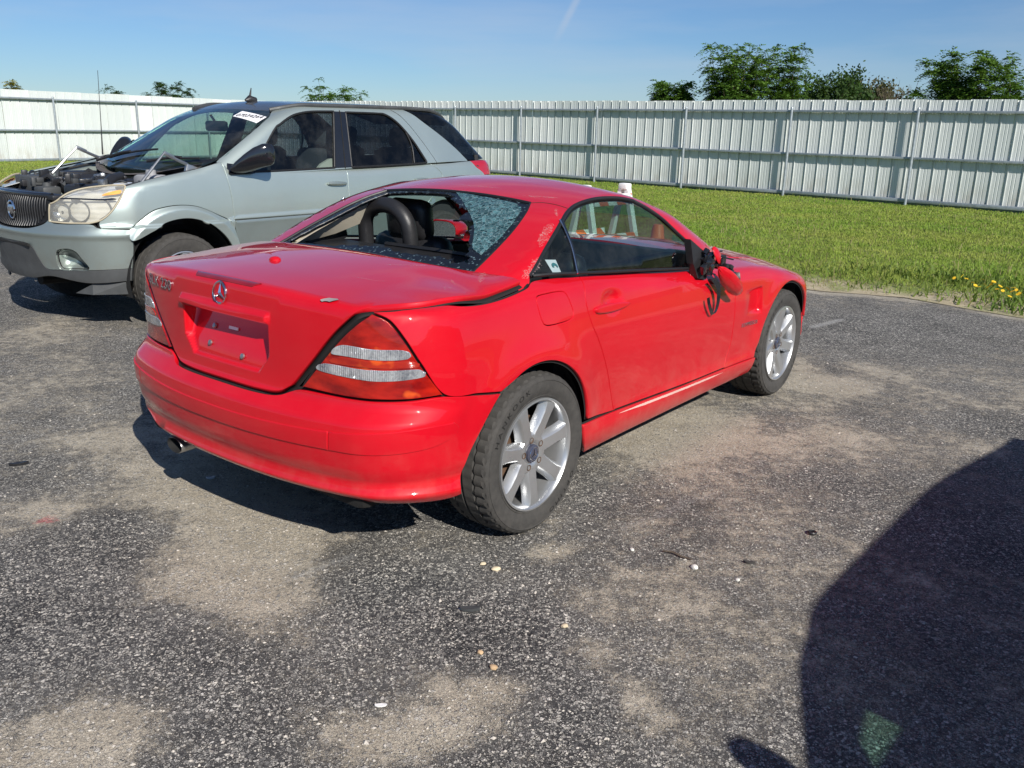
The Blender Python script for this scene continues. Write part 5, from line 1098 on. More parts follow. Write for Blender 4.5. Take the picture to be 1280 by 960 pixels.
sw=MB(); cs=Vector((1.95,.40,1.02)); R_=Matrix.Rotation(-.42,3,'Y'); sw.tube([cs+R_@Vector((0,.19*math.cos(t),.19*math.sin(t))) for t in np.linspace(0,2*math.pi,29)],.016,8,cap=False); sw.box(tuple(cs),(.05,.16,.12),0,R_,.02); sw.build('steering_wheel',M['black'],SUV,True,40)
bg_=MB(); V=[(1.62,.83,1.105),(1.30,.83,1.115),(1.32,.80,1.20),(1.45,.80,1.19),(1.55,.81,1.15)]; bg_.add(V+[(a,b-.03,c) for a,b,c in V],[(0,1,2,3,4),(9,8,7,6,5)]+[(i,(i+1)%5,5+(i+1)%5,5+i) for i in range(5)]); bg_.build('door_armrest',M['beige'],SUV,False)
ub=MB(); ub.box((1.3,0,.33),(4.2,1.2,.08)); ub.box((1.5,0,.32),(1.9,1.66,.06)); ub.tube([(3.60,-.05,.30),(3.2,-.1,.28),(2.9,0,.29)],.04,8); ub.build('underbody',M['dark'],SUV)
for cx in (.10,2.96):
    for s in (-1,1):
        wl_=MB(); V=[];Fc=[]
        for a in np.linspace(-.25,math.pi+.25,24):
            for y,r in ((.885,.436),(.55,.44),(.50,.32),(.48,0)): V.append((cx+r*math.cos(a),s*y,.361+r*math.sin(a)))
        for i in range(23):
            for j in range(3): Fc.append((i*4+j,i*4+j+1,(i+1)*4+j+1,(i+1)*4+j))
        wl_.add(V,Fc); wl_.build('wheel_well',M['dark'],SUV,True)
        suv_wheel(SUV,cx-.0,s,.3)
# ================= ground =================
def fast_mesh(name,V,Fc,mats,parent=None,smooth=False,mi=None):
    """numpy verts (n,3), faces (m,k)"""
    V=np.asarray(V,np.float32); Fc=np.asarray(Fc,np.int32); m,k=Fc.shape; me=bpy.data.meshes.new(name)
    me.vertices.add(len(V)); me.vertices.foreach_set('co',V.ravel()); me.loops.add(m*k); me.loops.foreach_set('vertex_index',Fc.ravel())
    me.polygons.add(m); me.polygons.foreach_set('loop_start',np.arange(0,m*k,k,dtype=np.int32)); me.polygons.foreach_set('loop_total',np.full(m,k,np.int32))
    if mi is not None: me.polygons.foreach_set('material_index',np.asarray(mi,np.int32))
    me.polygons.foreach_set('use_smooth',np.full(m,smooth)); me.update(calc_edges=True)
    for x in (mats if isinstance(mats,(list,tuple)) else [mats]): me.materials.append(x)
    return link(name,me,parent)
def snoise(x,y,seed,scale):
    """smooth value noise"""
    rg=np.random.default_rng(seed); T=rg.random((256,256)); u,v=np.asarray(x)/scale+37.3,np.asarray(y)/scale+51.7
    i,j=np.floor(u).astype(int),np.floor(v).astype(int); a,b=u-i,v-j; a=a*a*(3-2*a); b=b*b*(3-2*b); g=lambda p,q:T[p%256,q%256]
    return (g(i,j)*(1-a)+g(i+1,j)*a)*(1-b)+(g(i,j+1)*(1-a)+g(i+1,j+1)*a)*b
def fbm(x,y,seed,scale,o=4):
    s=0;w=0
    for k in range(o): s=s+snoise(x,y,seed+k,scale/2**k)*.55**k; w+=.55**k
    return s/w
EDGE=[(-30.,31.8),(-10.51,18.06),(-4.0,13.3),(.5,10.35),(2.91,8.6),(3.27,8.47),(3.74,8.28),(4.06,7.82),(4.41,7.41),(6.0,6.15),(9.0,3.8),(16.,-1.7)]
def edge_side(x,y):
    """signed distance-like value: positive on the lawn side of the asphalt edge"""
    ex=np.array([e[0] for e in EDGE]); ey=np.array([e[1] for e in EDGE]); return (y-np.interp(x,ex,ey))*.80
def asphalt_mat():
    m=N('worn_asphalt'); c=m.co(); at=m.n('Attribute'); at.attribute_name='sand'; sand=at.outputs['Fac']
    pa=m.n('Attribute'); pa.attribute_name='whiting'; pk=m.n('Attribute'); pk.attribute_name='redmark'; st=m.n('Attribute'); st.attribute_name='stain'
    def stones(scale,o,lo,hi):
        wv=m.n('TexNoise'); wv.inputs['Scale'].default_value=scale*.9; wv.inputs['Detail'].default_value=1; m.l(c,wv.inputs[0])
        vm=m.n('VectorMath',operation='MULTIPLY_ADD'); m.l(wv.outputs[1],vm.inputs[0]); vm.inputs[1].default_value=(.35/scale,)*3; m.l(c,vm.inputs[2])
        v=m.n('TexVoronoi'); v.inputs['Scale'].default_value=scale; m.l(vm.outputs[0],v.inputs['Vector'])
        e=m.n('TexVoronoi',feature='DISTANCE_TO_EDGE'); e.inputs['Scale'].default_value=scale; m.l(vm.outputs[0],e.inputs['Vector'])
        q=m.n('SeparateColor'); m.l(v.outputs[1],q.inputs[0]); r=q.outputs[o]
        cr_=m.n('ValToRGB'); cr_.color_ramp.interpolation='LINEAR'; el=cr_.color_ramp.elements; el[0].position=0; el[0].color=(.060,.059,.060,1); el[1].position=1; el[1].color=(*hi,1)
        for p_,k_ in ((.34,(.13,.126,.122,1)),(lo-.08,(.245,.236,.22,1)),(lo+.10,(.43,.405,.365,1))): x_=el.new(p_); x_.color=k_
        m.l(r,cr_.inputs[0]); mask=m.ramp(e.outputs[0],.03,.13); big=m.math('GREATER_THAN',q.outputs[(o+1)%3],.25)
        return cr_.outputs[0],m.math('MULTIPLY',mask,big),r
    n1=m.noise(c,2.4,6,.6); n2=m.noise(c,60,4,.65); n3=m.noise(c,300,3,.6)
    base=m.mix(m.ramp(n1,.35,.65),(.030,.030,.033),(.062,.060,.058))
    c3,k3,r3=stones(165,1,.60,(.62,.59,.53)); c2,k2,r2_=stones(88,0,.64,(.76,.72,.65)); 
    col=m.mix(m.math('MULTIPLY',k3,.9),base,c3); col=m.mix(m.math('MULTIPLY',k2,m.ramp(n2,.42,.50)),col,c2); k1=m.math('MULTIPLY',k2,m.math('GREATER_THAN',r2_,.70))
    tone=m.ramp(n1,.3,.7,.78,1.25); tn=m.n('MixRGB',blend_type='MULTIPLY'); tn.inputs[0].default_value=1; m.l(col,tn.inputs[1]); tc_=m.n('CombineColor'); [m.l(tone,tc_.inputs[i_]) for i_ in range(3)]; m.l(tc_.outputs[0],tn.inputs[2]); col=tn.outputs[0]
    sn=m.math('ADD',m.math('ADD',sand,m.math('MULTIPLY',m.math('SUBTRACT',m.noise(c,4.5,4,.6),.5),.75)),m.math('MULTIPLY',m.math('SUBTRACT',m.noise(c,14,10,.8),.5),1.7)); sn=m.math('ADD',sn,m.math('MULTIPLY',m.math('SUBTRACT',n3,.5),1.5))
    sm=m.ramp(sn,.38,.50,0,.92)
    sandc=m.mix(m.ramp(m.noise(c,7,6),.3,.7),(.42,.362,.275),(.57,.505,.40)); sandc=m.mix(m.ramp(n3,.44,.68,0,.6),sandc,(.16,.142,.118)); sandc=m.mix(m.math('MULTIPLY',k3,.30),sandc,c3)
    film=m.ramp(sand,.0,.6,0,.28); col=m.mix(film,col,(.30,.28,.25))
    keep=m.math('MULTIPLY',k1,.8)
    col=m.mix(m.math('MULTIPLY',sm,m.math('SUBTRACT',1.,keep)),col,sandc)
    w=m.ramp(m.math('ADD',pa.outputs['Fac'],m.math('MULTIPLY',m.math('SUBTRACT',n2,.5),.9)),.45,.85,0,.7); col=m.mix(w,col,(.55,.54,.52))
    col=m.mix(m.ramp(m.math('ADD',pk.outputs['Fac'],m.math('MULTIPLY',m.math('SUBTRACT',n2,.5),.9)),.45,.8,0,.75),col,(.50,.10,.11))
    col=m.mix(m.ramp(st.outputs['Fac'],.2,.9,0,.75),col,(.018,.016,.014))
    B=m.bsdf(Base_Color=col,Roughness=.92,Specular_IOR_Level=.25)
    h=m.math('ADD',m.math('MULTIPLY',k1,.9),m.math('ADD',m.math('MULTIPLY',k3,.6),m.math('MULTIPLY',n3,.45))); h=m.math('MULTIPLY',h,m.math('SUBTRACT',1.,m.math('MULTIPLY',sm,.55)))
    m.bump(h,.006,1.,B); return m.m
AM=asphalt_mat()
def ray_ground(u,v):
    d=_f+_r*((u-640)/1089.2352)-_u*((v-480)/1089.2352); t=-1.501/d.z; return (d.x*t,d.y*t)
def blob(X,Y,u,v,ru,rv,ang=0.):
    """soft ellipse of dust: centre and radii measured as ground positions"""
    cx,cy=ray_ground(u,v); ax=np.array(ray_ground(u+ru,v))-(cx,cy); ay=np.array(ray_ground(u,v-rv))-(cx,cy); a=np.linalg.norm(ax); b=np.linalg.norm(ay)
    dx,dy=X-cx,Y-cy; c,s=math.cos(ang),math.sin(ang); p=dx*c+dy*s; q=-dx*s+dy*c; return np.exp(-((p/a)**2+(q/b)**2))
def grid(x0,x1,y0,y1,nx,ny):
    X,Y=np.meshgrid(np.linspace(x0,x1,nx),np.linspace(y0,y1,ny)); i=np.arange(nx*ny).reshape(ny,nx)
    return X.ravel(),Y.ravel(),np.stack([i[:-1,:-1].ravel(),i[:-1,1:].ravel(),i[1:,1:].ravel(),i[1:,:-1].ravel()],1)
X,Y,Fq=grid(-9,9,.2,12.5,361,247)
sand=.25+.75*(fbm(X,Y,3,1.1,4)-.5)+.35*(fbm(X*.6+Y*.8,Y*.6-X*.8,9,.35,3)-.5)
for (u,v,ru,rv,a,g) in [(300,690,105,80,0,.85),(215,610,120,34,.1,.55),(250,570,80,30,0,.3),(385,760,70,50,.2,.25),(90,935,90,45,.5,.75),(60,640,45,18,.1,.5),(560,905,130,28,.1,.62),(600,860,80,22,0,.5),(500,930,60,25,0,.4),(690,690,30,9,.2,.5),(640,640,40,25,0,.15),
  (845,540,90,26,.6,.80),(1020,478,48,12,0,.50),(1090,462,30,10,0,.35),(1050,545,45,12,0,.40),(1000,455,20,10,0,.4),(1190,470,140,30,0,.16),(1080,540,200,60,0,.08),(60,430,120,60,0,.18),(890,650,130,70,.3,.0),(960,720,60,40,0,.15),(1230,560,40,10,0,.4),(740,815,26,22,.6,.5),(800,880,24,36,.4,.5),(770,760,40,30,.3,.15),(850,720,60,25,.2,.2),(700,770,90,30,0,.12),(60,480,90,40,0,.30),(150,545,70,25,0,.42),(870,760,40,22,0,.28),(790,720,40,18,0,.22),(420,930,60,30,0,.35),(930,440,60,20,0,.10)]:
    sand=sand+g*blob(X,Y,u,v,ru,rv,a)
for (u,v,ru,rv,a,g) in [(90,700,110,60,0,.55),(60,820,120,40,0,.20),(250,840,90,40,0,.40),(480,740,90,45,0,.45),(640,790,80,40,0,.35),(700,900,80,40,0,.35),(1100,420,120,25,0,.15),(200,770,90,40,0,.35)]:
    sand=sand-g*blob(X,Y,u,v,ru,rv,a)
es=edge_side(X,Y); sand=sand+.9*np.exp(-(np.clip(-es,0,9)/.22)**2)*(.55+.9*(fbm(X,Y,21,.6,3)-.4))
wh=np.zeros_like(X)
def stroke(f,p,q,w,g):
    a=np.array(ray_ground(*p)); b=np.array(ray_ground(*q)); d=b-a; L=np.linalg.norm(d); d/=L; s=(X-a[0])*d[0]+(Y-a[1])*d[1]; t=np.abs(-(X-a[0])*d[1]+(Y-a[1])*d[0]); return np.maximum(f,g*np.exp(-(t/w)**2)*sst(-.05,.1,s)*sst(L+.05,L-.1,s))
for p,q,w_,g in [((1008,411),(1058,398),.07,.75),((330,735),(470,684),.05,.62),((760,670),(900,612),.07,.55),((800,640),(870,610),.05,.4)]: wh=stroke(wh,p,q,w_,g)
red=1.1*blob(X,Y,60,650,15,6); stn=np.zeros_like(X)
for (u,v,ru,rv,g) in [(425,690,45,20,.45),(880,632,30,10,.55),(160,620,40,10,.3),(700,640,26,10,.35),(340,910,60,18,.3),(1160,640,90,40,.2)]: stn=stn+g*blob(X,Y,u,v,ru,rv)
dz=.012*(fbm(X,Y,31,1.6,3)-.5)+.004*(fbm(X,Y,33,.25,2)-.5); fade=np.minimum(1,np.minimum.reduce([(X+9)/1.,(9-X)/1.,(Y-.2)/.5,(12.5-Y)/1.])); dz=dz*np.clip(fade,0,1)-.16*sst(.12,.7,es)
ga=fast_mesh('asphalt',np.stack([X,Y,dz],1),Fq,AM,None,True); ga['kind']='structure'
for nme,arr in (('sand',sand),('whiting',wh),('redmark',red),('stain',stn)):
    at=ga.data.attributes.new(nme,'FLOAT','POINT'); at.data.foreach_set('value',np.asarray(arr,np.float32))
# the rest of the yard surface
outer=[(-9,.2),(9,.2),(9,12.5),(-9,12.5)]
V=[(-30,-40,0),(-9,-40,0),(-9,.2,0),(-9,12.5,-.0),(-9,16.9,0),(-10.51,18.06,0),(-30,31.8,0)]
V2=[(-9,-40,0),(40,-40,0),(40,-19,0),(16,-1.7,0),(9,3.8,0),(9,.2,0),(-9,.2,0)]
V3=[(-9,12.5,0),(-2.9,12.5,0),(-4,13.3,0),(-9,16.9,0)]
V=V+V2+V3; ya=mesh('yard_asphalt',V,[tuple(range(7)),tuple(range(7,14)),tuple(range(14,18))],AM,None,False); ya['kind']='structure'
field=N('rough_field'); fc=field.co(); field.bsdf(Base_Color=field.mix(field.ramp(field.noise(fc,.4,6),.35,.65),(.055,.085,.020),(.10,.11,.035)),Roughness=1.)
fo=mesh('ground',[(-1500,-1500,-.25),(1500,-1500,-.25),(1500,1500,-.25),(-1500,1500,-.25)],[(0,1,2,3)],field.m,None,False); fo['kind']='structure'
# ================= lawn =================
FA=np.array([-2.044,30.98]); FD=np.array([.7324,-.6809]); CORNER=np.array([-10.53,38.86]); LD_=np.array([-.551,-.834])
def fence_dist(x,y):
    """distance to the fence on the yard side"""
    r=(FA[0]-x)*-(-.6809)*-1*0
    nr=np.array([-.6809,-.7324]); d1=(x-FA[0])*nr[0]+(y-FA[1])*nr[1]
    nl=np.array([.834,-.551]); d2=(x-CORNER[0])*nl[0]+(y-CORNER[1])*nl[1]
    return np.minimum(d1,d2)
def lawn_z(x,y):
    e=edge_side(x,y); return .006+.030*sst(0,.5,e)-.105*sst(.5,12.,e)+.02*(snoise(x,y,71,1.2)-.5)*sst(0,.6,e)
soil=N('dry_soil_and_thatch'); sc_=soil.co(); so1=soil.noise(sc_,5,7,.65); dry=soil.n('Attribute'); dry.attribute_name='dry'
scol=soil.mix(soil.ramp(so1,.35,.65),(.11,.15,.028),(.18,.22,.045)); scol=soil.mix(soil.ramp(soil.math('ADD',dry.outputs['Fac'],soil.math('MULTIPLY',soil.math('SUBTRACT',soil.noise(sc_,40,5,.7),.5),.9)),.35,.75),scol,soil.mix(soil.ramp(so1,.3,.7),(.32,.26,.165),(.48,.41,.28)))
sB=soil.bsdf(Base_Color=scol,Roughness=1.); soil.bump(soil.noise(sc_,90,4),.01,1,sB)
us=np.concatenate([np.arange(-26,-4,.35),np.arange(-4,9,.09),np.arange(9,15,.3)]); ex=np.array([e[0] for e in EDGE]); ey=np.array([e[1] for e in EDGE])
ts=np.concatenate([np.linspace(0,1.2,16),np.linspace(1.4,28,44)]); V=[];n=len(ts)
UX,TT=np.meshgrid(us,ts,indexing='ij'); ed=np.interp(UX,ex,ey)+.30*(fbm(UX,UX*0,5,.9,4)-.5)*np.minimum(1,1.4-TT*0)
LX=UX+TT*.577; LY=ed+TT*.817
DRY=1.35*np.exp(-(TT/(.45+.9*fbm(LX,LY,16,1.1,3)))**2)*(.45+1.5*(fbm(LX,LY,15,.5,3)-.30))+.9*np.clip(fbm(LX,LY,19,1.6,3)-.60,0,1)
LZ=lawn_z(LX,LY); i=np.arange(UX.size).reshape(UX.shape); Fq=np.stack([i[:-1,:-1].ravel(),i[1:,:-1].ravel(),i[1:,1:].ravel(),i[:-1,1:].ravel()],1)
lw=fast_mesh('lawn_soil',np.stack([LX.ravel(),LY.ravel(),LZ.ravel()],1),Fq,soil.m,None,True); lw['kind']='structure'
at=lw.data.attributes.new('dry','FLOAT','POINT'); at.data.foreach_set('value',DRY.ravel().astype(np.float32))
def grass_mat(name,a,b,c):
    m=N(name); g=m.n('NewGeometry'); co=m.co(); n=m.noise(co,.55,5,.6); n2=m.noise(co,2.8,4,.6)
    col=m.mix(g.outputs['Random Per Island'],a,b); col=m.mix(m.ramp(n,.40,.66,0,.75),col,c); col=m.mix(m.ramp(n2,.50,.72,0,.45),col,(.045,.085,.012))
    d=m.n('BsdfPrincipled'); m.l(col,d.inputs['Base Color']); d.inputs['Roughness'].default_value=.62; d.inputs['Specular IOR Level'].default_value=.3
    t=m.n('BsdfTranslucent'); m.l(m.mix(.5,col,(.14,.22,.02)),t.inputs[0]); s=m.n('MixShader'); s.inputs[0].default_value=.3; m.l(d.outputs[0],s.inputs[1]); m.l(t.outputs[0],s.inputs[2]); m.l(s.outputs[0],m.o.inputs[0]); return m.m
GM=grass_mat('grass_blades',(.145,.255,.032),(.30,.43,.058),(.42,.43,.10)); GD=grass_mat('dry_grass_blades',(.26,.215,.10),(.40,.33,.17),(.17,.19,.05))
def blades(P,h,w,lean,rg):
    n=len(P); a=rg.random(n)*6.283; b=rg.random(n)*6.283; L=lean*(rg.random(n)**.8); 
    d=np.stack([np.cos(a),np.sin(a)],1); side=np.stack([np.cos(b),np.sin(b)],1)*w[:,None]*.5
    p0=P.copy(); mid=P+np.stack([d[:,0]*L*h*.35,d[:,1]*L*h*.35,h*.6],1); tip=P+np.stack([d[:,0]*L*h,d[:,1]*L*h,h*(1-.35*L)],1)
    s3=np.concatenate([side,np.zeros((n,1))],1); V=np.stack([p0-s3,p0+s3,mid+s3*.8,mid-s3*.8,tip],1).reshape(-1,3); k=np.arange(n)*5
    T=np.concatenate([np.stack([k,k+1,k+2],1),np.stack([k,k+2,k+3],1),np.stack([k+3,k+2,k+4],1)]); return V,T
def scatter(n,rg,near=True):
    # sample density falling with distance from the camera
    out=[];tot=0
    while tot<n:
        m_=n*3; r=8.2*(38/8.2)**rg.random(m_); th=rg.uniform(-.72,.72,m_); x=r*np.sin(th); y=r*np.cos(th)
        e=y-np.interp(x,ex,ey)-.30*(fbm(x,x*0,5,.9,4)-.5); e=e*.8; fd=fence_dist(x,y); ok=(e>.02)&(fd>.03)
        q=rg.random(m_)<np.clip(.04+(e/(.65+1.1*fbm(x,y,16,1.1,3)))**1.5,0,1)*np.clip(.25+1.2*fbm(x,y,15,.5,3),0,1); ok&=q|(e>1.3); ok&=rg.random(m_)>1.6*np.clip(fbm(x,y,19,1.6,3)-.60,0,.5)
        out.append(np.stack([x[ok],y[ok]],1)); tot+=ok.sum()
    return np.concatenate(out)[:n]
rg=np.random.default_rng(2)
pp=scatter(470000,rg); dist=np.hypot(pp[:,0],pp[:,1]); e=edge_side(pp[:,0],pp[:,1]); cl=fbm(pp[:,0],pp[:,1],44,.5,3)
h=(.016+.028*rg.random(len(pp))+.045*np.clip(cl-.5,0,1)*2*rg.random(len(pp)))*np.clip(.7+dist/40,.7,1.3); wd=(.004+.004*rg.random(len(pp)))*np.clip(dist/9,1,2.3)
P3=np.stack([pp[:,0],pp[:,1],lawn_z(pp[:,0],pp[:,1])-.006],1); V,T=blades(P3,h,wd,1.1,rg); mi=(rg.random(len(pp))<.10+.65*np.exp(-(e/.5)**2)).astype(int)
gr_=fast_mesh('grass',V,T,[GM,GD],None,False,np.tile(mi,3)); gr_['kind']='stuff'; gr_['label']='mown green grass between the asphalt and the metal fence'
tp_=scatter(5200,rg); P3=np.stack([tp_[:,0],tp_[:,1],lawn_z(tp_[:,0],tp_[:,1])-.005],1); V,T=blades(P3,.07+.09*rg.random(len(tp_)),.006+.006*rg.random(len(tp_)),.9,rg)
ts_=fast_mesh('grass_stems',V,T,[GD,GM],None,False,np.tile((rg.random(len(tp_))<.45).astype(int),3)); ts_['kind']='stuff'; ts_['label']='taller straw stems scattered through the mown grass'
# taller weedy tufts along the asphalt edge and by the fence foot
q=[]
for (u,v,n_,s_) in [(1090,344,90,.28),(1140,348,110,.30),(1180,354,160,.30),(1222,358,220,.32),(1262,368,240,.30),(1040,348,50,.22),(1275,385,200,.2),(1110,365,60,.25),(1175,378,60,.2),(1240,390,120,.2)]:
    c_=np.array(ray_ground(u,v)); q.append(c_+rg.normal(0,s_,(n_,2)))
q=np.concatenate(q); e=edge_side(q[:,0],q[:,1]); q=q[e>.05]; h=.05+.075*rg.random(len(q)); P3=np.stack([q[:,0],q[:,1],lawn_z(q[:,0],q[:,1])-.005],1)
V,T=blades(P3,h,.010+.012*rg.random(len(q)),1.3,rg); wd_=fast_mesh('weeds',V,T,[grass_mat('weed_leaves',(.07,.14,.02),(.14,.23,.03),(.20,.24,.05))],None,False); wd_['kind']='stuff'; wd_['label']='low broad leaved weeds along the lawn edge'
# yellow flowers
fm=simple('yellow_petals',(.85,.56,.02),.6); stemm=simple('green_stem',(.06,.12,.02),.7)
def flower_mesh():
    b=MB(); k=9
    for i in range(k):
        t=2*math.pi*i/k; c,s=math.cos(t),math.sin(t); b.add([(0,0,0),(.012*c-.006*s,.012*s+.006*c,.004),(.024*c,.024*s,.002),(.012*c+.006*s,.012*s-.006*c,.004)],[(0,3,2,1)])
    b.add([(.007*math.cos(t),.007*math.sin(t),.005) for t in np.linspace(0,6.28,8)[:-1]],[tuple(range(7))]); return b
f0=None
for i,(u,v) in enumerate([(1213,366),(1216,370),(1221,372),(1228,369),(1232,372),(1236,368),(1239,365),(1243,375),(1250,377),(1256,374),(1262,378),(1264,373),(1267,376),(1225,362),(1205,361),(1200,357),(1270,381),(1247,371),(1190,360),(1259,383)]):
    x,y=ray_ground(u,v+5); z=lawn_z(np.array([x]),np.array([y]))[0]+.10
    if f0 is None:
        f0=flower_mesh().build('dandelion_flower',fm,None,False); st=MB(); st.tube([(0,0,-.11),(.006,0,-.05),(0,0,0)],.002,4); st.build('stem',stemm,f0); o=f0
    else:
        o=f0.copy(); COL.objects.link(o); ch=f0.children[0].copy(); COL.objects.link(ch); ch.parent=o
    o.location=(x,y,z); o.rotation_euler=(random.uniform(-.7,.7)+.5,random.uniform(-.5,.5),random.uniform(0,6)); sc=random.uniform(.7,1.25); o.scale=(sc,sc,1)
    tag(o,'small yellow flower among weeds where lawn meets asphalt','flower','yellow flowers at the lawn edge')
# loose gravel on the asphalt
def gravel(n,rg):
    r=1.6*(7.5/1.6)**rg.random(n*2); th=rg.uniform(-.66,.66,n*2); x=r*np.sin(th); y=r*np.cos(th); ok=edge_side(x,y)<-.05; x,y=x[ok][:n],y[ok][:n]; n=len(x)
    s=.0018+.0032*rg.random(n)**3+.003*(rg.random(n)<.03); oc=np.array([(1,0,0),(0,1,0),(-1,0,0),(0,-1,0),(0,0,1),(0,0,-.6)],float)
    J=1+rg.uniform(-.35,.35,(n,6,3)); a=rg.random(n)*6.28; c,sn=np.cos(a)[:,None],np.sin(a)[:,None]; V=oc[None]*J*s[:,None,None]*np.array([1.2,.9,.75]); Xr=V[...,0]*c-V[...,1]*sn; Yr=V[...,0]*sn+V[...,1]*c
    V=np.stack([Xr+x[:,None],Yr+y[:,None],V[...,2]+.001],2).reshape(-1,3); f=np.array([(0,1,4),(1,2,4),(2,3,4),(3,0,4),(1,0,5),(2,1,5),(3,2,5),(0,3,5)]); T=(np.arange(n)*6)[:,None,None]+f[None]; return V,T.reshape(-1,3)
V,T=gravel(26000,np.random.default_rng(6)); gm=N('loose_gravel'); gg=gm.n('NewGeometry'); gm.bsdf(Base_Color=gm.mix(gg.outputs['Random Per Island'],(.12,.115,.11),(.55,.50,.44)),Roughness=.9)
gv=fast_mesh('gravel',V,T,gm.m,None,False); gv['kind']='stuff'; gv['label']='loose stone chips lying on the worn asphalt'
# ================= fence =================
pan=N('white_painted_sheet_metal'); pc=pan.co(); oi=pan.n('ObjectInfo'); pg=pan.n('SeparateXYZ'); pan.l(pc,pg.inputs[0]); foot=pan.math('MULTIPLY',pan.ramp(pg.outputs[2],.55,.0),pan.ramp(pan.noise(pan.co((6,6,1.6)),1.,5,.65),.42,.70)); c0=pan.mix(oi.outputs['Random'],(.71,.73,.715),(.56,.60,.585)); c0=pan.mix(pan.ramp(pan.noise(pan.co((9,9,.7)),1.,5,.6),.50,.80,0,.35),c0,(.50,.53,.51))
pB=pan.bsdf(Base_Color=pan.mix(pan.math('MULTIPLY',foot,.8),c0,(.40,.37,.30)),Roughness=.42,Metallic=.0,Coat_Weight=.15)
pan.bump(pan.noise(pan.co((1.6,1.6,1.1)),1.,3,.5),.03,.6,pB); PAN=pan.m
def fence(name,label,origin,d,n0,n1,step,flip):
    """posts at origin+d*step*i; d unit vector, yard side normal"""
    d=np.array(d); nrm=np.array([d[1],-d[0]]) if not flip else np.array([-d[1],d[0]])
    ang=math.atan2(d[1],d[0]); a=origin+d*step*n0; L=step*(n1-n0)
    t=thing(name,label,'fence',(a[0],a[1],0),ang); sg=1 if nrm@np.array([-d[1],d[0]])>0 else -1     # yard side = sg * local y
    rr=np.random.default_rng(4+flip)
    # one ribbed sheet: 0.914 wide
    pr=[]; 
    for k in range(3):
        x=k*.3048; pr+=[(x,0),(x+.009,.026),(x+.046,.026),(x+.055,0),(x+.056,-.018),(x+.066,-.018),(x+.067,0),(x+.140,0),(x+.146,.005),(x+.158,.005),(x+.164,0),(x+.212,0),(x+.218,.005),(x+.230,.005),(x+.236,0)]
    pr.append((.9110,0)); me=None; nsh=int(L/.9144)
    for i in range(nsh+1):
        wv=[-.004,.003,-.002,.004][i%4]
        if me is None:
            V=[]; 
            for z in (0,1.1,2.24):
                for x,y in pr: V.append((x,-sg*y,z))
            m_=len(pr); Fc=[(r*m_+j,r*m_+j+1,(r+1)*m_+j+1,(r+1)*m_+j) for r in range(2) for j in range(m_-1)]
            o=mesh('metal_sheet',V,Fc,PAN,t,False); me=o.data
        else: o=link('metal_sheet',me,t)
        o.location=(i*.9144,wv*.5,.01+rr.uniform(-.015,.015)); o.rotation_euler=(0,rr.uniform(-.002,.002),0)
    for z,hh in ((1.995,.055),(.985,.055),(.035,.075)):
        for k in range(n1-n0):
            b=MB(); b.box((step*(k+.5),sg*.062,z+rr.uniform(-.008,.008)),(step-.004,.075,hh),0,None,.004); b.build('rail',M['galv'],t,True,30)
    for k in range(n1-n0+1):
        b=MB(); b.tube([(step*k,sg*.135,-.35),(step*k,sg*.135,2.06)],.034,14); b.lathe([(2.06,.034),(2.085,.026),(2.094,.0)],14,'z',(step*k,sg*.135,0)); b.build('post',M['galv'],t,True,40)
    return t
fence('metal_fence','long white corrugated metal fence behind the lawn, posts casting shadows',FA,FD,-4,9,3.036,False)
LO=CORNER+LD_*.25
fence('metal_fence','bright sunlit white metal fence section left of the suv',LO,LD_,0,9,3.11,True)
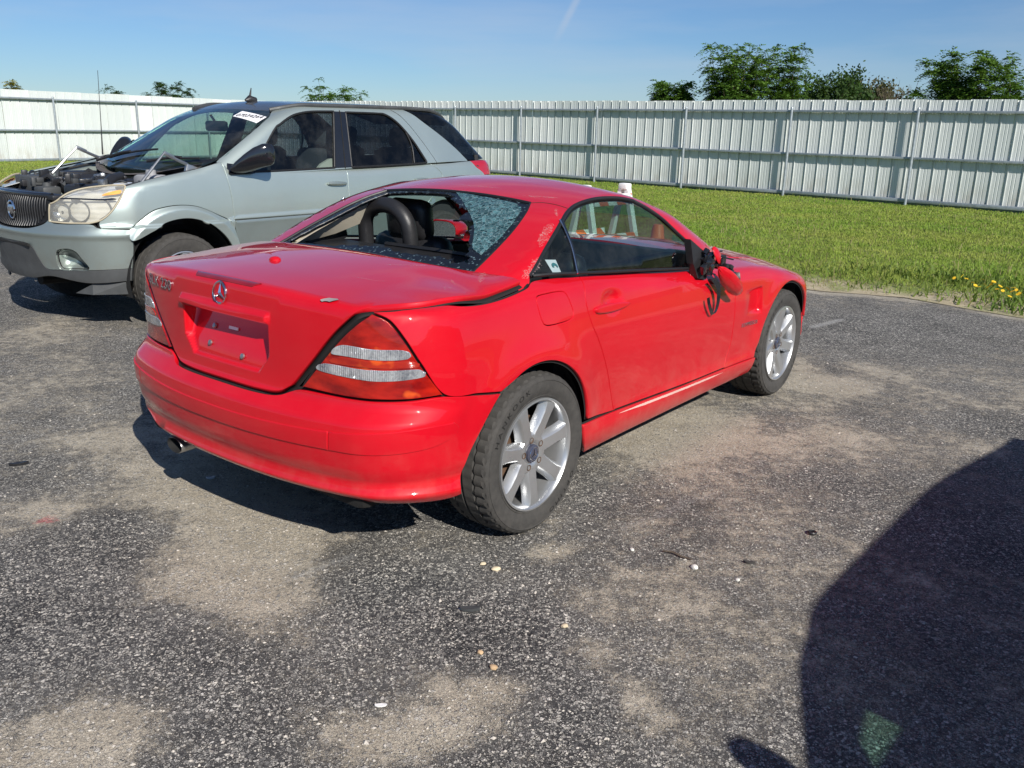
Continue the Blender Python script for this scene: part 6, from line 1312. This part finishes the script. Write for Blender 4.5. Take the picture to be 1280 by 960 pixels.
# ================= trees beyond the fence =================
LEAF=[grass_mat('locust_leaves',(.045,.115,.014),(.11,.21,.026),(.15,.26,.035)),grass_mat('dark_leaves',(.022,.055,.012),(.05,.10,.020),(.04,.075,.015)),grass_mat('brownish_leaves',(.075,.075,.032),(.13,.12,.05),(.09,.085,.04)),grass_mat('yellow_leaves',(.20,.19,.02),(.34,.30,.04),(.25,.24,.03))]
BARK=simple('bark',(.10,.075,.055),.9,var=.35,vs=8,bump=.01,bs=30)
def leaf_quads(C,U,Wd,l,w):
    n=len(C); a=C-Wd*w[:,None]*.5; b=C+U*l[:,None]*.5; c=C+Wd*w[:,None]*.5; d=C-U*l[:,None]*.5; V=np.stack([d,a,b,c],1).reshape(-1,3); return V,np.arange(n*4).reshape(-1,4)
def tree(name,label,x,y,h,spread,seed,leaf,kind='locust',n=46,base=.25,lean=(0,0),z0=-.2,dens=1.,group=None):
    t=thing(name,label,'tree',(x,y,z0),0,group); rg=np.random.default_rng(seed); tr=MB(); tips=[]
    top=np.array([lean[0]*.4,lean[1]*.4,h*.55]); tr.tube([(0,0,0),tuple(top*.5+rg.normal(0,.05,3)),tuple(top)],[.045*h/4+.02,.035*h/4+.012,.02],8)
    segs=[]
    for i in range(n):
        f=rg.uniform(base,1.); a=rg.uniform(0,6.283); s=top*f*rg.uniform(.75,1.); r=spread*rg.uniform(.35,1.)*(1-.35*abs(f-.55)); 
        e=np.array([math.cos(a)*r+lean[0],math.sin(a)*r+lean[1],h*(base+(1-base)*rg.uniform(.15,1.)**.8)])
        if kind=='round': 
            v=rg.normal(0,1,3); v/=np.linalg.norm(v); e=np.array([0,0,h*.60])+v*np.array([spread,spread,h*.40])*rg.uniform(.55,1.)
        m_=(s+e)/2+rg.normal(0,.12,3)*spread*.4; P=cat([s,m_,e],.25)+[e]; tr.tube([tuple(p) for p in P],list(np.linspace(.016*h/4+.004,.004,len(P))),5); segs.append(P)
    tr.build('trunk',BARK,t,True,60)
    C=[];U=[];W=[];Ls=[];Ws=[]
    for P in segs:
        P=np.array(P); m0=int(len(P)*.25)
        if kind=='bare': continue
        if kind=='locust':
            for k in range(int(80*dens)):
                p=P[rg.integers(m0,len(P))]; d=rg.normal(0,1,3); d[2]=abs(d[2])*.5-.12; d/=np.linalg.norm(d); L=rg.uniform(.22,.42); q=np.cross(d,[0,0,1.]); q/=np.linalg.norm(q)+1e-6; nl=8
                for j in range(nl):
                    f=(j+.7)/nl; pos=p+d*L*f-np.array([0,0,.16*f*f*L/.3])
                    for s in (-1,1):
                        u=q*s*.9+d*.35+rg.normal(0,.18,3); u/=np.linalg.norm(u); ww=np.cross(u,rg.normal(0,.5,3)+[0,0,1.]); ww/=np.linalg.norm(ww)+1e-6; C.append(pos+u*.035); U.append(u); W.append(ww); Ls.append(rg.uniform(.065,.095)); Ws.append(rg.uniform(.028,.042))
        else:
            for k in range(int(330*dens)):
                p=P[rg.integers(m0,len(P))]+rg.normal(0,.16,3)*spread*.45; u=rg.normal(0,1,3); u/=np.linalg.norm(u); ww=np.cross(u,rg.normal(0,1,3)); ww/=np.linalg.norm(ww)+1e-6; C.append(p); U.append(u); W.append(ww); Ls.append(rg.uniform(.10,.19)); Ws.append(rg.uniform(.07,.13))
    if C:
        V,Fq=leaf_quads(np.array(C),np.array(U),np.array(W),np.array(Ls),np.array(Ws)); fast_mesh('crown',V,Fq,LEAF[leaf],t,False)
    return t
def at(u,depth,v=480):
    d=_f+_r*((u-640)/1089.2352)-_u*((v-480)/1089.2352); s=depth/d.y; return (d.x*s,depth)
def ztop(u,v,depth):
    d=_f+_r*((u-640)/1089.2352)-_u*((v-480)/1089.2352); return 1.501+d.z*depth/d.y
def plant(u,v,depth,spread,seed,leaf,name,label,kind='locust',**k):
    x,y=at(u,depth,v); z0=-.2; return tree(name,label,x,y,ztop(u,v,depth)-z0,spread,seed,leaf,kind,z0=z0,**k)
TG='trees growing beyond the fence'
plant(930,58,25.2,1.05,1,0,'locust_tree','tall feathery locust tree above the fence, widest of the green crowns',n=62,base=.35,group=TG)
plant(982,60,25.6,.85,2,0,'locust_tree','upright feathery locust sapling beside the widest green crown',n=26,base=.4,group=TG)
plant(842,104,26.5,.62,3,0,'leafy_shrub','small green shrub hanging over the fence and shading its sheets',n=30,base=.74,lean=(0,-.1),group=TG)
plant(1050,80,44,2.3,4,1,'round_tree','round dense dark green tree far beyond the fence','round',n=110,group=TG)
plant(1092,92,46,1.9,5,2,'brownish_tree','dull brownish tree touching the round dark tree','round',n=80,group=TG)
plant(1128,100,40,1.3,6,1,'bare_tree','bare grey twigs of a leafless tree between two crowns','bare',n=150,base=.3,group=TG)
plant(1214,68,22.4,1.45,7,0,'locust_tree','broad feathery locust tree rising over the near end of the fence',n=58,base=.4,group=TG)
plant(1280,90,21.6,.8,17,0,'locust_tree','drooping locust branch at the right end of the fence',n=22,base=.45,group=TG)
plant(403,97,37.5,.75,8,0,'locust_tree','thin sapling tip showing above the suv roof',n=16,base=.5,dens=.8,group=TG)
plant(436,110,37.6,.55,9,0,'leafy_shrub','low sapling tip just right of the taller one over the suv',n=12,base=.5,dens=.8,group=TG)
plant(219,104,38.5,.80,10,1,'leafy_shrub','dark green bush tip above the left fence beside the windscreen',n=18,base=.5,group=TG)
plant(190,113,38.2,.5,11,1,'leafy_shrub','low dark bush tip above the left fence',n=10,base=.5,group=TG)
plant(142,108,37.,.35,12,1,'leafy_shrub','smallest dark sprig above the left fence near the whip aerial',n=8,base=.5,group=TG)
plant(3,104,33,.5,13,3,'yellowing_shrub','yellowing shrub top at the left end of the fence',n=10,base=.5,group=TG)
plant(51,110,34,.35,14,3,'yellowing_shrub','tiny yellowing sprig above a fence post',n=6,base=.5,dens=.7,group=TG)
# ================= barricade and cone behind the coupe =================
def stripe_mat():
    m=N('orange_white_stripes'); c=m.co((1,1,1)); s=m.n('SeparateXYZ'); m.l(c,s.inputs[0]); f=m.math('FRACT',m.math('MULTIPLY',m.math('ADD',s.outputs[0],s.outputs[2]),4.6)); m.bsdf(Base_Color=m.mix(m.math('GREATER_THAN',f,.5),(.80,.80,.78),(.80,.17,.03)),Roughness=.4); return m.m
SM=stripe_mat()
bx,by=.70,7.02; B_=thing('barricade','white plastic a frame barricade with striped boards behind the coupe','barricade',(bx,by,0),.80)
for s in (-1,1):
    for e in (-1,1):
        l=MB(); l.add([(s*.27-.025,e*.30,0),(s*.27+.025,e*.30,0),(s*.27+.025,e*.26,0),(s*.27-.025,e*.26,0),(s*.25-.025,e*.045,1.03),(s*.25+.025,e*.045,1.03),(s*.25+.025,e*.005,1.05),(s*.25-.025,e*.005,1.05)],[(0,1,5,4),(1,2,6,5),(2,3,7,6),(3,0,4,7),(3,2,1,0),(4,5,6,7)]); l.build('leg',M['white'],B_,False)
    hnd=MB(); hnd.box((s*.25,0,1.045),(.075,.085,.05),0,None,.012); hnd.build('handle',M['white'],B_)
for e in (-1,1):
    for z,hh in ((.955,.09),(.63,.15)):
        k=.05+.24*(1.03-z)/1.03; b=MB(); b.box((0,e*(k+.012),z),(.44,.018,hh),0,Matrix.Rotation(-e*.23,3,'X')*1,.004); b.build('board',SM,B_,True,30)
cx_,cy_=at(809,7.9); B_.scale=(1,1,1.005)
K=thing('traffic_cone','orange traffic cone standing behind the coupe','traffic cone',(cx_,cy_,0))
c=MB(); c.lathe([(.03,.135),(.05,.13),(.66,.05),(.68,.04),(.68,0)],28,'z'); c.build('cone_body',M['orange'],K,True,40); c=MB(); c.box((0,0,.016),(.36,.36,.032),0,None,.01); c.build('cone_base',M['black'],K)
# ================= bits of litter =================
def put(name,label,cat_,u,v,fn,mat,rz=0,z=.004,group=None):
    x,y=ray_ground(u,v); b=MB(); fn(b); o=b.build(name,mat,None,True,35); o.location=(x,y,z); o.rotation_euler=(0,0,rz); tag(o,label,cat_,group); return o
def shard(L,W,H,seed):
    def f(b):
        r=np.random.default_rng(seed); n=9; top=[(L*math.cos(t)*r.uniform(.8,1.1),W*math.sin(t)*r.uniform(.7,1.1),H+.35*L*(math.cos(t)**2)*.3) for t in np.linspace(0,6.283,n,endpoint=False)]; bot=[(p[0]*.96,p[1]*.9,p[2]-H) for p in top]
        b.add(top+bot+[(0,0,H*.8)],[(i,(i+1)%n,2*n) for i in range(n)]+[(i,n+i,n+(i+1)%n,(i+1)%n) for i in range(n)]+[tuple(range(n,2*n))[::-1]])
    return f
put('plastic_shard','curled black plastic shard on bare asphalt far left of the coupe','debris',24,582,shard(.042,.012,.010,1),M['black'],.45)
put('plastic_shard','dark plastic fragment with pale underside in front of the rear wheel','debris',588,764,shard(.036,.013,.010,2),M['valance'],.1)
put('plastic_shard','pale bluish fragment in the shadow under the rear bumper','debris',264,599,shard(.024,.010,.008,3),simple('blue_grey_plastic',(.30,.34,.40),.5),.2)
put('paper_scrap','small white scrap lying on sandy asphalt at the bottom','debris',476,884,shard(.016,.007,.004,4),M['white'],.1)
put('rubber_ring','small black rubber ring on the asphalt right of the coupe','rubber ring',1015,668,lambda b:b.lathe([(.0,.016),(.006,.018),(.010,.015),(.006,.010),(.0,.012),(.0,.016)],24,'z'),M['black'])
put('twig','thin dark twig lying right of the rear wheel','twig',846,696,lambda b:b.tube([(-.055,.0,.004),(-.02,.006,.007),(.02,-.004,.005),(.06,-.002,.004)],[.003,.004,.004,.002],6),BARK,-.55)
put('rubber_strip','short dark strip of rubber on asphalt below the twig','debris',936,705,shard(.022,.008,.006,6),M['tyre'],-.3)
def stone(s,seed):
    def f(b):
        bm=bmesh.new(); bmesh.ops.create_icosphere(bm,subdivisions=2,radius=s); r=np.random.default_rng(seed)
        for v in bm.verts: v.co=v.co*(1+r.uniform(-.16,.16)); v.co.z*=.65; v.co.x*=1.25
        b.add([v.co[:] for v in bm.verts],[[v.index for v in f_.verts] for f_ in bm.faces]); bm.free()
    return f
STN=[simple('cream_stone',(.62,.52,.36),.85),simple('tan_stone',(.55,.38,.22),.85),simple('white_stone',(.70,.68,.62),.85)]
for i,(u,v,s,k,lb) in enumerate([(620,713,.013,0,'cream pebble nearest below the rear wheel'),(604,706,.009,0,'smaller cream pebble left of the cream pebble below the rear wheel'),(868,711,.013,2,'white pebble at the end of the dark twig'),(600,817,.009,1,'tan pebble in the middle foreground'),(617,836,.010,1,'orange tan pebble below the other tan pebble'),(706,784,.010,0,'cream pebble alone on the dark foreground asphalt'),(922,726,.008,2,'pale pebble beside the rubber strip'),(790,688,.008,2,'pale pebble on the dusty ground left of the twig')]): put('pebble',lb,'pebble',u,v,stone(s,i),STN[k],i*.7,s*.5,'pebbles on the asphalt')
# ================= the car just out of frame whose shadow falls on the asphalt =================
VAN=thing('parked_car','dark car parked outside the frame casting the large shadow','car',(3.58,1.43,0),math.radians(230))
def F_van(P):
    x,y,z=P[:,0],np.abs(P[:,1]),P[:,2]; w_=.93-.12*np.maximum(z-1.0,0)-.02*np.maximum(.5-z,0)
    side=y-w_; top=z-(1.56-.05*(y/.7)**2-.10*sst(.4,-.9,x)); ft=x-(3.6-.05*(z-.6)**2); ws=z-(1.51-(x-1.7)*.5); bn=z-(1.0-.12*(x-3.0)-.10*(y/.8)**2); rr=-.95-x+.12*np.maximum(z-1.0,0)
    cabin=rmax(top,ws*.85,.15); body=np.minimum(cabin,rmax(bn,ft,.2)); a=rmax(side,body,.2); return np.maximum(rmax(a,rr,.15),.25-z)
XV=XFan(.70,.95,2.6)
lp=lambda s: path(*[[s[i],s[(i+1)%len(s)]] for i in range(len(s))],ds=.05)
fs=[(2.28,-.92,1.02),(1.05,-.92,1.02),(1.05,-.86,1.36),(1.68,-.86,1.36)]; rs=[(.92,-.92,1.02),(-.2,-.92,1.02),(-.05,-.86,1.34),(.92,-.86,1.36)]
bo=[(3.45,-.9,.35),(3.45,-.9,.80),(2.75,-.83,.93),(2.30,-.80,1.08),(1.70,-.72,1.42),(-.80,-.72,1.38),(-.88,-.9,.35)]
panel('body_side',F_van,XV,[lp(bo),lp(fs),lp(rs)],VAN,[M['vanpaint'],M['dark']],h=.10,sides='RL')
qs=[(2.02,-.90,1.03),(1.80,-.90,1.03),(1.835,-.88,1.11),(1.97,-.88,1.085)]  # small clear pane added to let one patch of light into the shadow
MT=glass('blackout_glass',(.012,.014,.016),dirt=.02)  # right windows made nearly opaque so only the added pane passes light
for q in (fs,rs):
    o=panel('side_window',lambda P:F_van(P)+.01,XV,[lp(q)] if q is rs else [lp(q),lp(qs)],VAN,[MT,M['dark']],h=.15,gap=-.004,depth=.004,floor=False)
    mo=panel('side_window',lambda P:F_van(P)+.01,XV,[lp([(p[0],-p[1],p[2]) for p in q])],VAN,[M['glass_ws'],M['dark']],h=.15,gap=-.004,depth=.004,floor=False)
panel('light_patch_pane',lambda P:F_van(P)+.012,XV,[lp(qs)],VAN,[M['glass_ws'],M['dark']],h=.05,gap=-.002,depth=.004,floor=False)
tp=[(1.70,-.72,1.42),(1.75,0,1.5),(1.70,.72,1.42),(-.80,.72,1.38),(-.80,-.72,1.38)]; panel('roof',F_van,XV,[lp(tp)],VAN,[M['vanpaint'],M['dark']],h=.10)
hp=[(3.45,-.9,.80),(2.75,-.83,.93),(2.75,.83,.93),(3.45,.9,.80)]; panel('hood',F_van,XV,[lp(hp)],VAN,[M['vanpaint'],M['dark']],h=.10)
wp=[(2.70,-.83,.95),(2.30,-.80,1.08),(1.72,-.72,1.42),(1.76,0,1.5),(1.72,.72,1.42),(2.30,.80,1.08),(2.70,.83,.95)]; panel('windscreen',F_van,XV,[lp(wp)],VAN,[M['glass_ws'],M['dark']],h=.12,floor=False)
eb=MB(); eb.box((3.52,0,.60),(.16,1.70,.50),0,None,.06); eb.build('front_bumper',M['black'],VAN); eb=MB(); eb.box((-.90,0,.74),(.10,1.60,.76),0,None,.04); eb.build('tailgate',M['vanpaint'],VAN); eb=MB(); eb.box((1.3,0,.42),(4.2,1.6,.1)); eb.build('underbody',M['dark'],VAN)
for s in (-1,1):
    mh=MB(); mh.tube([(2.22,s*.88,1.03),(2.22,s*.97,1.07)],.03,8); mh.box((2.21,s*1.04,1.085),(.10,.16,.13),0,None,.045); mh.build('door_mirror',M['black'],VAN,True,40)
    for cx in (0.,2.75): suv_wheel(VAN,cx,s,.2)
